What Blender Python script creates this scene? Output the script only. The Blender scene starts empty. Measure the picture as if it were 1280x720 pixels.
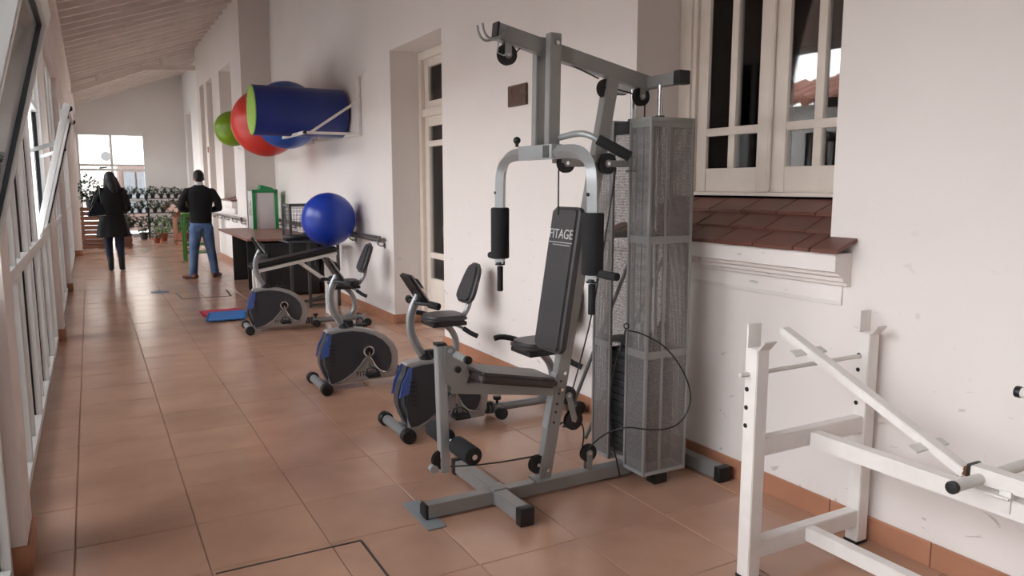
import bpy, bmesh, math, random
from mathutils import Vector, Matrix, Euler
random.seed(7)
PI = math.pi
SC = bpy.context.scene
COL = SC.collection

# ------------------------------------------------------------------ camera
cam_d = bpy.data.cameras.new('camera'); cam = bpy.data.objects.new('camera', cam_d); COL.objects.link(cam)
cam_d.sensor_width = 36; cam_d.lens = 950 / 1280 * 36; cam_d.clip_start = .05; cam_d.clip_end = 200
cam.location = (0, 0, 1.5)
cam.rotation_euler = (math.radians(90 - 7.73), 0, math.radians(-28.9))
SC.camera = cam
# ------------------------------------------------------------------ light
w = bpy.data.worlds.new('sky'); SC.world = w; w.use_nodes = True
nt = w.node_tree; nt.nodes.clear()
wo = nt.nodes.new('ShaderNodeOutputWorld'); bg = nt.nodes.new('ShaderNodeBackground')
tc = nt.nodes.new('ShaderNodeTexCoord'); sx = nt.nodes.new('ShaderNodeSeparateXYZ'); cr = nt.nodes.new('ShaderNodeValToRGB')
cr.color_ramp.elements[0].color = (.96, .965, .97, 1); cr.color_ramp.elements[0].position = 0
cr.color_ramp.elements[1].color = (.80, .88, 1, 1); cr.color_ramp.elements[1].position = 1
nt.links.new(tc.outputs['Generated'], sx.inputs[0]); nt.links.new(sx.outputs['Z'], cr.inputs[0])
nt.links.new(cr.outputs[0], bg.inputs['Color']); bg.inputs['Strength'].default_value = 3.6
nt.links.new(bg.outputs[0], wo.inputs[0])
def portal(loc, rot, sx_, sy_):
    l = bpy.data.lights.new('daylight_portal', 'AREA'); l.shape = 'RECTANGLE'; l.size = sx_; l.size_y = sy_
    l.cycles.is_portal = True
    o = bpy.data.objects.new('daylight_portal', l); o.location = loc; o.rotation_euler = rot; COL.objects.link(o)
portal((-.62, 10.5, 1.5), (0, math.radians(-90), 0), 3.1, 31)
portal((.65, 25.3, 1.5), (math.radians(-90), 0, 0), 2.0, 3.0)
SC.view_settings.view_transform = 'Standard'; SC.view_settings.look = 'None'
SC.view_settings.exposure = 1.5; SC.view_settings.gamma = 1; SC.view_settings.use_curve_mapping = False

# ------------------------------------------------------------------ materials
def srgb(h):
    h = h.lstrip('#'); v = [int(h[i:i+2], 16) / 255 for i in (0, 2, 4)]
    return tuple(c / 12.92 if c <= .04045 else ((c + .055) / 1.055) ** 2.4 for c in v) + (1,)
def mat(name, c, rough=.5, metal=0, noise=0, nscale=8, bump=0, bscale=60, rnd=0, coat=0, c2=None, spec=None, stretch=None, world=False):
    m = bpy.data.materials.new(name); m.use_nodes = True
    n = m.node_tree; b = n.nodes['Principled BSDF']; L = n.links
    c = srgb(c) if isinstance(c, str) else c
    b.inputs['Roughness'].default_value = rough; b.inputs['Metallic'].default_value = metal
    b.inputs['Base Color'].default_value = c
    if coat: b.inputs['Coat Weight'].default_value = coat
    if spec is not None: b.inputs['Specular IOR Level'].default_value = spec
    t = n.nodes.new('ShaderNodeTexCoord'); src = t.outputs['Object']
    if world: src = n.nodes.new('ShaderNodeNewGeometry').outputs['Position']
    if stretch:
        mp = n.nodes.new('ShaderNodeMapping'); mp.inputs['Scale'].default_value = stretch; L.new(src, mp.inputs[0]); src = mp.outputs[0]
    out = None
    if noise or c2:
        no = n.nodes.new('ShaderNodeTexNoise'); no.inputs['Scale'].default_value = nscale; no.inputs['Detail'].default_value = 5
        L.new(src, no.inputs['Vector'])
        mx = n.nodes.new('ShaderNodeMix'); mx.data_type = 'RGBA'
        cc = srgb(c2) if c2 else tuple(x * (1 - noise) for x in c[:3]) + (1,)
        mx.inputs[6].default_value = c; mx.inputs[7].default_value = cc
        rp = n.nodes.new('ShaderNodeValToRGB'); rp.color_ramp.elements[0].position = .35; rp.color_ramp.elements[1].position = .7
        L.new(no.outputs[0], rp.inputs[0]); L.new(rp.outputs[0], mx.inputs[0]); out = mx.outputs[2]
    if rnd:
        oi = n.nodes.new('ShaderNodeObjectInfo'); hs = n.nodes.new('ShaderNodeHueSaturation')
        mr = n.nodes.new('ShaderNodeMapRange'); mr.inputs[3].default_value = 1 - rnd; mr.inputs[4].default_value = 1 + rnd
        L.new(oi.outputs['Random'], mr.inputs[0]); L.new(mr.outputs[0], hs.inputs['Value'])
        if out: L.new(out, hs.inputs['Color'])
        else: hs.inputs['Color'].default_value = c
        out = hs.outputs[0]
    if out: L.new(out, b.inputs['Base Color'])
    if bump:
        n2 = n.nodes.new('ShaderNodeTexNoise'); n2.inputs['Scale'].default_value = bscale; n2.inputs['Detail'].default_value = 4
        L.new(src, n2.inputs['Vector']); bp = n.nodes.new('ShaderNodeBump'); bp.inputs['Strength'].default_value = bump
        bp.inputs['Distance'].default_value = .01
        L.new(n2.outputs[0], bp.inputs['Height']); L.new(bp.outputs[0], b.inputs['Normal'])
    return m
def wall_mat(name, base, stain):
    m = mat(name, base, .75, noise=.04, nscale=1.2, bump=.05, bscale=7)
    n = m.node_tree; L = n.links; b = n.nodes['Principled BSDF']
    src = b.inputs['Base Color'].links[0].from_socket
    t = n.nodes.new('ShaderNodeTexCoord'); mp = n.nodes.new('ShaderNodeMapping'); mp.inputs['Scale'].default_value = (1, 1, 2.2)
    L.new(t.outputs['Object'], mp.inputs[0])
    no = n.nodes.new('ShaderNodeTexNoise'); no.inputs['Scale'].default_value = 9; no.inputs['Detail'].default_value = 7; no.inputs['Distortion'].default_value = .6
    L.new(mp.outputs[0], no.inputs['Vector'])
    rp = n.nodes.new('ShaderNodeValToRGB'); rp.color_ramp.elements[0].position = .665; rp.color_ramp.elements[1].position = .70
    L.new(no.outputs[0], rp.inputs[0])
    # scuffs live on the lower part of the wall only
    sz = n.nodes.new('ShaderNodeSeparateXYZ'); L.new(t.outputs['Object'], sz.inputs[0])
    mr = n.nodes.new('ShaderNodeMapRange'); mr.inputs[1].default_value = 1.5; mr.inputs[2].default_value = .3; mr.inputs[3].default_value = .0; mr.inputs[4].default_value = .55
    L.new(sz.outputs['Z'], mr.inputs[0])
    mu = n.nodes.new('ShaderNodeMath'); mu.operation = 'MULTIPLY'; L.new(rp.outputs[0], mu.inputs[0]); L.new(mr.outputs[0], mu.inputs[1])
    mx = n.nodes.new('ShaderNodeMix'); mx.data_type = 'RGBA'; L.new(mu.outputs[0], mx.inputs[0]); L.new(src, mx.inputs[6]); mx.inputs[7].default_value = srgb(stain)
    L.new(mx.outputs[2], b.inputs['Base Color'])
    return m
def glass_mat(name, tint=(1, 1, 1, 1), rough=.02):
    m = bpy.data.materials.new(name); m.use_nodes = True; n = m.node_tree; n.nodes.clear(); L = n.links
    o = n.nodes.new('ShaderNodeOutputMaterial'); t = n.nodes.new('ShaderNodeBsdfTransparent'); t.inputs[0].default_value = tint
    g = n.nodes.new('ShaderNodeBsdfGlossy'); g.inputs['Roughness'].default_value = rough
    f = n.nodes.new('ShaderNodeFresnel'); f.inputs[0].default_value = 1.5; mx = n.nodes.new('ShaderNodeMixShader')
    L.new(f.outputs[0], mx.inputs[0]); L.new(t.outputs[0], mx.inputs[1]); L.new(g.outputs[0], mx.inputs[2]); L.new(mx.outputs[0], o.inputs[0])
    return m
def mesh_mat():
    m = bpy.data.materials.new('perforated_steel'); m.use_nodes = True; n = m.node_tree; L = n.links
    b = n.nodes['Principled BSDF']; b.inputs['Base Color'].default_value = srgb('#868280'); b.inputs['Metallic'].default_value = .35; b.inputs['Roughness'].default_value = .5
    t = n.nodes.new('ShaderNodeTexCoord'); v = n.nodes.new('ShaderNodeTexVoronoi'); v.inputs['Scale'].default_value = 170; v.inputs['Randomness'].default_value = .15
    L.new(t.outputs['Object'], v.inputs['Vector'])
    rp = n.nodes.new('ShaderNodeValToRGB'); rp.color_ramp.elements[0].position = .54; rp.color_ramp.elements[1].position = .58
    rp.color_ramp.elements[0].color = (0, 0, 0, 1); rp.color_ramp.elements[1].color = (1, 1, 1, 1)
    L.new(v.outputs['Distance'], rp.inputs[0])
    tr = n.nodes.new('ShaderNodeBsdfTransparent'); mx = n.nodes.new('ShaderNodeMixShader'); o = n.nodes['Material Output']
    L.new(rp.outputs[0], mx.inputs[0]); L.new(tr.outputs[0], mx.inputs[1]); L.new(b.outputs[0], mx.inputs[2]); L.new(mx.outputs[0], o.inputs[0])
    return m
def brick_mat(name, c1, c2, mortar, scale, bw=.5, rh=.25, rot=(0, 0, 0)):
    m = bpy.data.materials.new(name); m.use_nodes = True; n = m.node_tree; L = n.links; b = n.nodes['Principled BSDF']
    t = n.nodes.new('ShaderNodeTexCoord'); mp = n.nodes.new('ShaderNodeMapping'); mp.inputs['Rotation'].default_value = rot
    br = n.nodes.new('ShaderNodeTexBrick'); br.inputs['Scale'].default_value = scale; br.inputs['Brick Width'].default_value = bw; br.inputs['Row Height'].default_value = rh
    br.inputs['Color1'].default_value = srgb(c1); br.inputs['Color2'].default_value = srgb(c2); br.inputs['Mortar'].default_value = srgb(mortar); br.inputs['Mortar Size'].default_value = .012
    L.new(t.outputs['Object'], mp.inputs[0]); L.new(mp.outputs[0], br.inputs[0]); L.new(br.outputs[0], b.inputs['Base Color']); b.inputs['Roughness'].default_value = .9
    return m

M = {}
M['wall'] = wall_mat('wall_paint', '#e8dfd9', '#9f9690')
M['wallp'] = mat('reveal_paint', '#efe3dc', .7, noise=.05, nscale=2)
M['endwall'] = mat('end_wall_paint', '#f0ebe7', .75, noise=.06, nscale=1)
M['ceil'] = mat('ceiling_paint', '#eadcd3', .65, noise=.14, nscale=3, rnd=.06, stretch=(.5, 5, 1))
M['raft'] = mat('rafter_paint', '#efe3da', .6, noise=.12, nscale=3, rnd=.07)
M['tile'] = mat('terracotta_floor_tile', '#bd937b', .22, noise=.0, nscale=2.2, bump=.05, bscale=5, rnd=.05, c2='#a8806b', spec=.6, world=True)
M['grout'] = mat('grout', '#8c7060', .9)
M['skirt'] = mat('skirting_clay', '#b27c60', .45, noise=.12, nscale=5, rnd=.06)
M['sill'] = mat('sill_clay', '#70463a', .4, noise=.2, nscale=6, rnd=.08)
M['silledge'] = mat('sill_mortar', '#7d5a49', .8)
M['wood'] = mat('cream_window_paint', '#e5d8cb', .45, noise=.06, nscale=10, bump=.05, bscale=30)
M['alu'] = mat('white_aluminium', '#f0efec', .35, noise=.08, nscale=6)
M['alug'] = mat('satin_aluminium', '#a9a8a6', .35, metal=.6)
M['gask'] = mat('black_gasket', '#17181a', .5)
M['glass'] = glass_mat('window_glass')
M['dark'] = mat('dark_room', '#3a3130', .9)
M['steel'] = mat('grey_powder_coated_steel', '#94928f', .38, metal=.3, noise=.08, nscale=12)
M['steel2'] = mat('pale_grey_steel', '#a9abab', .3, metal=.35, noise=.06, nscale=12)
M['plate'] = mat('grey_foot_plate', '#8d9295', .45, metal=.3)
M['chrome'] = mat('chrome', '#d9dadb', .12, metal=1)
M['blk'] = mat('black_plastic', '#171718', .45)
M['rub'] = mat('black_foam', '#1c1b1c', .85, bump=.2, bscale=120)
M['vinyl'] = mat('charcoal_vinyl', '#3a3738', .42, bump=.08, bscale=200)
M['vinylb'] = mat('brown_black_vinyl', '#3b3330', .38, bump=.08, bscale=200)
M['cable'] = mat('black_cable', '#101010', .4)
M['weight'] = mat('weight_plate', '#2c2b2c', .6, noise=.2, nscale=20)
M['perf'] = mesh_mat()
M['print'] = mat('grey_print', '#b9b7b5', .5)
M['printd'] = mat('dark_print', '#2c2b2d', .5)
M['bgrey'] = mat('bike_grey_shell', '#aaa6a3', .32, metal=.25)
M['bdark'] = mat('bike_charcoal_shell', '#3a3b40', .35)
M['bblue'] = mat('bike_blue_panel', '#4a62a5', .22, coat=.5)
M['bsilver'] = mat('silver_trim', '#c9cacc', .2, metal=.8)
M['btube'] = mat('bike_grey_tube', '#8f9090', .3, metal=.35)
M['white'] = mat('chipped_white_steel', '#e9e2dc', .45, c2=None, noise=.07, nscale=14, bump=.05, bscale=40)
M['rust'] = mat('rust', '#7c4a26', .9, c2='#2c1d16', nscale=60)
M['whited'] = mat('white_tape', '#dcd6cf', .6, noise=.1, nscale=20)
M['gym'] = mat('dark_blue_foam_vinyl', '#22347c', .4)
M['lime'] = mat('lime_vinyl', '#93bb45', .45)
M['gball'] = mat('green_ball', '#7fa323', .33, bump=.02)
M['rball'] = mat('red_ball', '#cf3a30', .38)
M['bball'] = mat('blue_ball', '#1e4fa0', .33)
M['dball'] = mat('royal_blue_ball', '#1a3aa0', .3)
M['desk'] = mat('desk_top_wood', '#8f6152', .35, c2='#7c5044', nscale=4, stretch=(1, 12, 1))
M['deskb'] = mat('black_laminate', '#1f1e1e', .5)
M['green'] = mat('green_frame', '#1f8a4c', .45)
M['greenp'] = mat('green_stool_paint', '#3f7a30', .45)
M['board'] = mat('white_board', '#d4cfce', .5)
M['grey'] = mat('dark_grey_steel', '#5b5a59', .4, metal=.4)
M['rail'] = mat('handrail_steel', '#7a7573', .3, metal=.6)
M['matb'] = mat('blue_foam_mat', '#3b7ac0', .7)
M['matr'] = mat('red_foam_mat', '#c5364a', .7)
M['bronze'] = mat('bronze_plaque', '#4a3328', .5, c2='#6a5040', nscale=40, bump=.8, bscale=60)
M['skin'] = mat('skin', '#a97860', .5)
M['hair'] = mat('black_hair', '#070606', .6, bump=.6, bscale=90)
M['sweat'] = mat('black_sweater', '#090a0e', .9, bump=.3, bscale=50)
M['jean'] = mat('blue_denim', '#3c5a86', .8, c2='#6d88ad', nscale=5, bump=.3, bscale=30)
M['leath'] = mat('brown_leather', '#6b3526', .4)
M['coat'] = mat('black_coat', '#09080a', .85, bump=.3, bscale=12)
M['navy'] = mat('navy_leggings', '#141a33', .8)
M['boot'] = mat('black_boot_leather', '#0f1216', .4)
M['bag'] = mat('black_bag_leather', '#0d1118', .35)
M['leaf'] = mat('dark_green_leaves', '#2d4026', .5, noise=.4, nscale=3)
M['leaf2'] = mat('light_green_leaves', '#5f7f3a', .5, noise=.3, nscale=3)
M['leaf3'] = mat('reddish_green_leaves', '#5a4a30', .5, noise=.3, nscale=3)
M['stemg'] = mat('plant_stem', '#4a4a2a', .7)
M['pot'] = mat('clay_pot', '#8f4b33', .7)
M['potb'] = mat('dark_pot', '#24211f', .6)
M['crate'] = mat('crate_wood', '#8a5a43', .7, noise=.3, nscale=6, rnd=.1)
M['petal'] = mat('pale_pink_petals', '#efd3c8', .5)
M['tape'] = mat('dark_metal_edge', '#41352e', .6)
M['sticker'] = mat('blue_sticker', '#45587c', .5)
M['red'] = mat('red_alarm_plastic', '#9c2d24', .4)
M['ext'] = brick_mat('white_block_wall', '#e8e6e1', '#dcd9d2', '#8c8984', 1.0, .6, .3, (PI/2, 0, PI/2))
M['ext2'] = brick_mat('pale_render', '#efe6da', '#e2d6c8', '#cdbba9', 1.0, 2.5, 1.2, (PI/2, 0, 0))
M['extd'] = mat('roof_clay', '#8a5a48', .8)
M['pave'] = mat('outdoor_paving', '#b8b4ae', .9, noise=.2)
M['paper'] = mat('poster_paper', '#e8e4dc', .6, c2='#5a6a50', nscale=12)

# ------------------------------------------------------------------ builders
ORG = {}
class MB:
    def __init__(s): s.bm = bmesh.new()
    def add(s, verts, faces):
        vs = [s.bm.verts.new(v) for v in verts]
        for f in faces:
            try: s.bm.faces.new([vs[i] for i in f])
            except ValueError: pass
        return s
    def box(s, a, b, bev=0, rot=None, piv=None):
        """axis box between corners a and b, optional rotation (Matrix) about its centre"""
        c = (Vector(a) + Vector(b)) / 2; d = Vector([abs(b[i] - a[i]) for i in range(3)])
        t = bmesh.new(); bmesh.ops.create_cube(t, size=1); bmesh.ops.scale(t, vec=d, verts=t.verts)
        if bev: bmesh.ops.bevel(t, geom=list(t.edges), offset=min(bev, min(d) * .45), segments=2, profile=.6, affect='EDGES')
        if rot: bmesh.ops.transform(t, matrix=rot.to_4x4(), verts=t.verts)
        bmesh.ops.translate(t, vec=c, verts=t.verts); return s.merge(t)
    def merge(s, t):
        t.verts.index_update(); vs = [s.bm.verts.new(v.co) for v in t.verts]
        for f in t.faces: s.bm.faces.new([vs[v.index] for v in f.verts])
        t.free(); return s
    def bar(s, a, b, w, h, up=(0, 0, 1), bev=.003):
        """rectangular bar from a to b; w across, h along 'up'"""
        a = Vector(a); b = Vector(b); d = (b - a); L = d.length; z = d.normalized(); u = Vector(up)
        x = u.cross(z)
        if x.length < 1e-4: x = Vector((1, 0, 0)).cross(z)
        x.normalize(); y = z.cross(x).normalized()
        R = Matrix((x, y, z)).transposed(); c = (a + b) / 2
        t = bmesh.new(); bmesh.ops.create_cube(t, size=1); bmesh.ops.scale(t, vec=(w, h, L), verts=t.verts)
        if bev: bmesh.ops.bevel(t, geom=list(t.edges), offset=min(bev, w * .4, h * .4), segments=2, affect='EDGES')
        bmesh.ops.transform(t, matrix=Matrix.Translation(c) @ R.to_4x4(), verts=t.verts); return s.merge(t)
    def tube(s, pts, r, seg=12, cap=True, flat=1, up=(0, 0, 1), smooth=0):
        pts = [Vector(p) for p in pts]
        for _ in range(smooth):
            q = [pts[0]]
            for i in range(len(pts) - 1):
                q += [pts[i] * .75 + pts[i+1] * .25, pts[i] * .25 + pts[i+1] * .75]
            q.append(pts[-1]); pts = q
        n = len(pts); rs = r if isinstance(r, (list, tuple)) else [r] * n
        if len(rs) != n: rs = [rs[0] + (rs[-1] - rs[0]) * i / (n - 1) for i in range(n)]
        rings = []; prev = None
        for i, p in enumerate(pts):
            d = (pts[min(i+1, n-1)] - pts[max(i-1, 0)]).normalized()
            if prev is None:
                u = Vector(up); x = u.cross(d)
                if x.length < .05: x = Vector((1, 0, 0)).cross(d)
                if x.length < .05: x = Vector((0, 1, 0)).cross(d)
            else:
                x = prev - d * prev.dot(d)
            x.normalize(); prev = x; y = d.cross(x)
            rings.append([s.bm.verts.new(p + x * math.cos(2*PI*k/seg) * rs[i] * flat + y * math.sin(2*PI*k/seg) * rs[i]) for k in range(seg)])
        for i in range(n - 1):
            for k in range(seg):
                s.bm.faces.new((rings[i][k], rings[i][(k+1) % seg], rings[i+1][(k+1) % seg], rings[i+1][k]))
        if cap: s.bm.faces.new(rings[0][::-1]); s.bm.faces.new(rings[-1])
        return s
    def cyl(s, a, b, r, seg=20, bev=0):
        if bev:
            a = Vector(a); b = Vector(b); d = (b - a).normalized()
            return s.tube([a, a + d*bev*.3, a + d*bev, b - d*bev, b - d*bev*.3, b], [r - bev, r - bev*.3, r, r, r - bev*.3, r - bev], seg)
        return s.tube([a, b], r, seg)
    def ring(s, c, axis, R, r, seg=28, rs=8):
        c = Vector(c); a = Vector(axis).normalized(); x = a.orthogonal().normalized(); y = a.cross(x)
        rings = []
        for i in range(seg):
            d = x * math.cos(2*PI*i/seg) + y * math.sin(2*PI*i/seg)
            rings.append([s.bm.verts.new(c + d * (R + r * math.cos(2*PI*k/rs)) + a * r * math.sin(2*PI*k/rs)) for k in range(rs)])
        for i in range(seg):
            for k in range(rs):
                s.bm.faces.new((rings[i][k], rings[(i+1) % seg][k], rings[(i+1) % seg][(k+1) % rs], rings[i][(k+1) % rs]))
        return s
    def prism(s, poly, y0, y1, bev=0, axis='y'):
        """poly of (x,z) pairs extruded along y (or (y,z) along x)"""
        t = bmesh.new()
        f = (lambda p, q: (p[0], q, p[1])) if axis == 'y' else ((lambda p, q: (q, p[0], p[1])) if axis == 'x' else (lambda p, q: (p[0], p[1], q)))
        A = [t.verts.new(f(p, y0)) for p in poly]; B = [t.verts.new(f(p, y1)) for p in poly]; n = len(poly)
        fa = t.faces.new(A); fb = t.faces.new(B[::-1])
        for i in range(n): t.faces.new((A[i], B[i], B[(i+1) % n], A[(i+1) % n]))
        bmesh.ops.recalc_face_normals(t, faces=t.faces)
        if bev: bmesh.ops.bevel(t, geom=[e for e in t.edges if fa in e.link_faces or fb in e.link_faces] if len(poly) > 8 else list(t.edges), offset=bev, segments=3, affect='EDGES', clamp_overlap=True)
        return s.merge(t)
    def ell(s, c, r, seg=20, rot=None):
        t = bmesh.new(); bmesh.ops.create_uvsphere(t, u_segments=seg, v_segments=seg * 2 // 3, radius=1)
        bmesh.ops.scale(t, vec=r if isinstance(r, (tuple, list)) else (r, r, r), verts=t.verts)
        if rot: bmesh.ops.transform(t, matrix=rot.to_4x4(), verts=t.verts)
        bmesh.ops.translate(t, vec=c, verts=t.verts); return s.merge(t)
    def loft(s, rings, seg=24, cap=True):
        """rings: (cx, cy, z, rx, ry)"""
        R = [[s.bm.verts.new((cx + rx * math.cos(2*PI*k/seg), cy + ry * math.sin(2*PI*k/seg), z)) for k in range(seg)] for cx, cy, z, rx, ry in rings]
        for i in range(len(R) - 1):
            for k in range(seg): s.bm.faces.new((R[i][k], R[i][(k+1) % seg], R[i+1][(k+1) % seg], R[i+1][k]))
        if cap: s.bm.faces.new(R[0][::-1]); s.bm.faces.new(R[-1])
        return s
    def limb(s, pts, rs, seg=14):
        pts = [Vector(p) for p in pts]
        for p, r in zip(pts, rs): s.ell(p, r, 12)
        for i in range(len(pts) - 1): s.tube([pts[i], pts[i+1]], [rs[i], rs[i+1]], seg)
        return s
    def build(s, name, m, parent=None, smooth=True, voxel=0, angle=38, recalc=True, label=None):
        bm = s.bm
        if recalc: bmesh.ops.recalc_face_normals(bm, faces=bm.faces)
        if parent is not None:
            o_ = ORG.get(parent, Vector()); ORG_here = o_
            bmesh.ops.translate(bm, vec=-o_, verts=bm.verts)
        me = bpy.data.meshes.new(name); bm.to_mesh(me); bm.free()
        if smooth and len(me.polygons):
            me.polygons.foreach_set('use_smooth', [True] * len(me.polygons))
            if not voxel: me.set_sharp_from_angle(angle=math.radians(angle))
        me.materials.append(m)
        o = bpy.data.objects.new(name, me); COL.objects.link(o)
        if parent is not None: o.parent = parent; ORG[o] = ORG.get(parent, Vector())
        if voxel:
            r = o.modifiers.new('fuse', 'REMESH'); r.mode = 'VOXEL'; r.voxel_size = voxel; r.use_smooth_shade = True
            sm = o.modifiers.new('soft', 'SMOOTH'); sm.factor = .5; sm.iterations = 4
        if label: o['label'] = label
        return o
def tag(o, label, cat, group=None, kind=None):
    o['label'] = label; o['category'] = cat
    if group: o['group'] = group
    if kind: o['kind'] = kind
    return o
def thing(name, label, cat, loc=(0, 0, 0), group=None, rotz=0):
    o = bpy.data.objects.new(name, None); COL.objects.link(o); o.location = loc; o.empty_display_size = .1
    o.rotation_euler = (0, 0, rotz); ORG[o] = Vector(loc); return tag(o, label, cat, group)
def solo(mb, name, m, label, cat, origin, group=None, **k):
    """one-mesh top-level thing with its origin at its base"""
    bmesh.ops.translate(mb.bm, vec=-Vector(origin), verts=mb.bm.verts)
    o = mb.build(name, m, None, **k); o.location = origin; return tag(o, label, cat, group)
def struct(name, mb, m, parent=None, **k):
    o = mb.build(name, m, parent, **k)
    if parent is None: o['kind'] = 'structure'
    return o
def sempty(name, loc=(0, 0, 0)):
    o = bpy.data.objects.new(name, None); COL.objects.link(o); o.location = loc; ORG[o] = Vector(loc); o['kind'] = 'structure'; return o
def copies(name, me, locs, parent, m=None):
    for p in locs:
        o = bpy.data.objects.new(name, me); COL.objects.link(o); o.parent = parent; o.location = Vector(p) - ORG.get(parent, Vector())
def copy_tree(o, parent=None):
    c = o.copy(); COL.objects.link(c)
    if parent: c.parent = parent
    for ch in list(o.children): copy_tree(ch, c)
    return c
def unit_mesh(name, mb, m, smooth=False):
    me = bpy.data.meshes.new(name); bmesh.ops.recalc_face_normals(mb.bm, faces=mb.bm.faces); mb.bm.to_mesh(me); mb.bm.free(); me.materials.append(m)
    if smooth: me.polygons.foreach_set('use_smooth', [True] * len(me.polygons)); me.set_sharp_from_angle(angle=.6)
    return me
def text_mesh(name, body, size, m, parent, origin, xdir, ydir, depth=.0015, stretch=1.0, align='CENTER', offset=0):
    cu = bpy.data.curves.new(name, 'FONT'); cu.body = body; cu.size = size; cu.extrude = depth; cu.align_x = align; cu.align_y = 'CENTER'; cu.offset = offset
    t = bpy.data.objects.new(name, cu); COL.objects.link(t); dg = bpy.context.evaluated_depsgraph_get()
    me = bpy.data.meshes.new_from_object(t.evaluated_get(dg)); bpy.data.objects.remove(t)
    x = Vector(xdir).normalized(); y = Vector(ydir).normalized(); y = (y - x * y.dot(x)).normalized(); z = x.cross(y)
    R = Matrix((x * stretch, y, z)).transposed().to_4x4()
    me.transform(Matrix.Translation(Vector(origin) - ORG.get(parent, Vector())) @ R)
    me.materials.clear(); me.materials.append(m)
    o = bpy.data.objects.new(name, me); COL.objects.link(o); o.parent = parent; return o

# ================================================================== STRUCTURE
W1, W2, W3, YE = 2.83, 2.34, 2.62, 25.0
# ---- floor
T0, TP = -.147, .4718; TY, TQ = 3.495, .468
fl = struct('floor', MB().box((-.6, -4, -.12), (3.6, YE + .1, -.004)), M['grout'])
def tile_mesh(w, d):
    t = bmesh.new(); bmesh.ops.create_cube(t, size=1); bmesh.ops.scale(t, vec=(w, d, .012), verts=t.verts)
    bmesh.ops.bevel(t, geom=[e for e in t.edges if e.verts[0].co.z > 0 and e.verts[1].co.z > 0], offset=.003, segments=1, affect='EDGES')
    b = MB(); b.merge(t); return unit_mesh('tile', b, M['tile'])
G = .004
cols = [(-.36, T0)] + [(T0 + TP*k, T0 + TP*(k+1)) for k in range(6)] + [(T0 + TP*6, W1 - .01)]
tms = {}
for ci, (a, b) in enumerate(cols):
    wd = round(b - a - G, 4)
    if wd not in tms: tms[wd] = tile_mesh(wd, TQ - G)
    for k in range(-5, 19):
        o = bpy.data.objects.new('tile', tms[wd]); COL.objects.link(o); o.parent = fl
        o.location = ((a + b) / 2, TY + TQ * (k + .5), -.006 + random.uniform(-.0006, .0006))
        o.rotation_euler = (random.uniform(-.001, .001), random.uniform(-.001, .001), 0)
fb = MB()
for a, b in cols:
    y = TY + TQ * 19
    while y < YE:
        z = random.uniform(-.0008, .0008)
        fb.box((a + G/2, y + G/2, -.012), (b - G/2, min(y + TQ, YE) - G/2, z)); y += TQ
o = fb.build('far_tiles', M['tile'], fl, smooth=False); o['kind'] = 'stuff'
# steel edged access hatches and marks on the floor
def strip(name, pts, w, label, group=None):
    b = MB()
    for p, q in zip(pts, pts[1:]): b.bar(p, q, w, .004, bev=0)
    return solo(b, name, M['tape'], label, 'floor hatch', pts[0], group, smooth=False)
strip('floor_hatch_edge', [(.335, 2.99, .001), (.915, 2.99, .001), (.915, .9, .001)], .009, 'thin dark metal edge of the floor hatch nearest the camera')
strip('floor_hatch_edge', [(.975, 11.5, .001), (.995, 10.83, .001), (1.6, 10.83, .001), (1.64, 11.5, .001)], .022, 'dark metal edge of the floor hatch beside the desk, in front of the man')
strip('floor_hatch_edge', [(.71, 17.9, .001), (.95, 17.7, .001), (1.245, 17.4, .001), (1.56, 17.4, .001)], .03, 'dark metal edge in the floor beyond the man, between him and the woman')
solo(MB().cyl((.784, 11.7, .0), (.784, 11.7, .004), .12, 24), 'floor_sticker', M['sticker'], 'round blue sticker on the floor in front of the man', 'sticker', (.784, 11.7, 0))

# ---- right wall (three planes stepping along the gallery)
wr = sempty('wall_right', (W1, 5, 0))
D = .47
b = MB()
b.box((W1, -4, 0), (W1 + D, 2.24, 4.9)); b.box((W1, 2.24, 0), (W1 + D, 3.63, 1.215)); b.box((W1, 2.24, 3.0), (W1 + D, 3.63, 4.9))
b.box((W1, 3.63, 0), (W1 + D, 6.43, 4.9)); b.box((W1, 6.43, 2.885), (W1 + D, 7.76, 4.9)); b.box((W1, 7.76, 0), (W1 + D, 13.6, 4.9))
b.build('wall_near', M['wall'], wr, smooth=False)
b = MB()
segs = [(13.6, 14.63, 0, 0), (14.63, 16.0, 1.2, 3.68), (16.0, 16.98, 0, 0), (16.98, 17.82, 0, 3.68), (17.82, 18.22, 0, 0), (18.22, 18.9, 0, 3.7), (18.9, 19.42, 0, 0)]
for y0, y1, z0, z1 in segs:
    if not z1: b.box((W2, y0, 0), (W2 + 1.0, y1, 4.74))
    else:
        b.box((W2 + .42, y0, 0), (W2 + 1.0, y1, 4.74)); b.box((W2, y0, z1), (W2 + .42, y1, 4.74))
        if z0: b.box((W2, y0, 0), (W2 + .42, y1, z0))
b.build('wall_middle', M['wall'], wr, smooth=False)
b = MB()
for y0, y1, z1 in [(19.42, 23.3, 0), (23.3, 24.5, 3.55), (24.5, YE, 0)]:
    if not z1: b.box((W3, y0, 0), (W3 + .7, y1, 4.9))
    else: b.box((W3 + .4, y0, 0), (W3 + .7, y1, 4.9)); b.box((W3, y0, z1), (W3 + .4, y1, 4.9))
b.build('wall_far', M['endwall'], wr, smooth=False)
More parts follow.
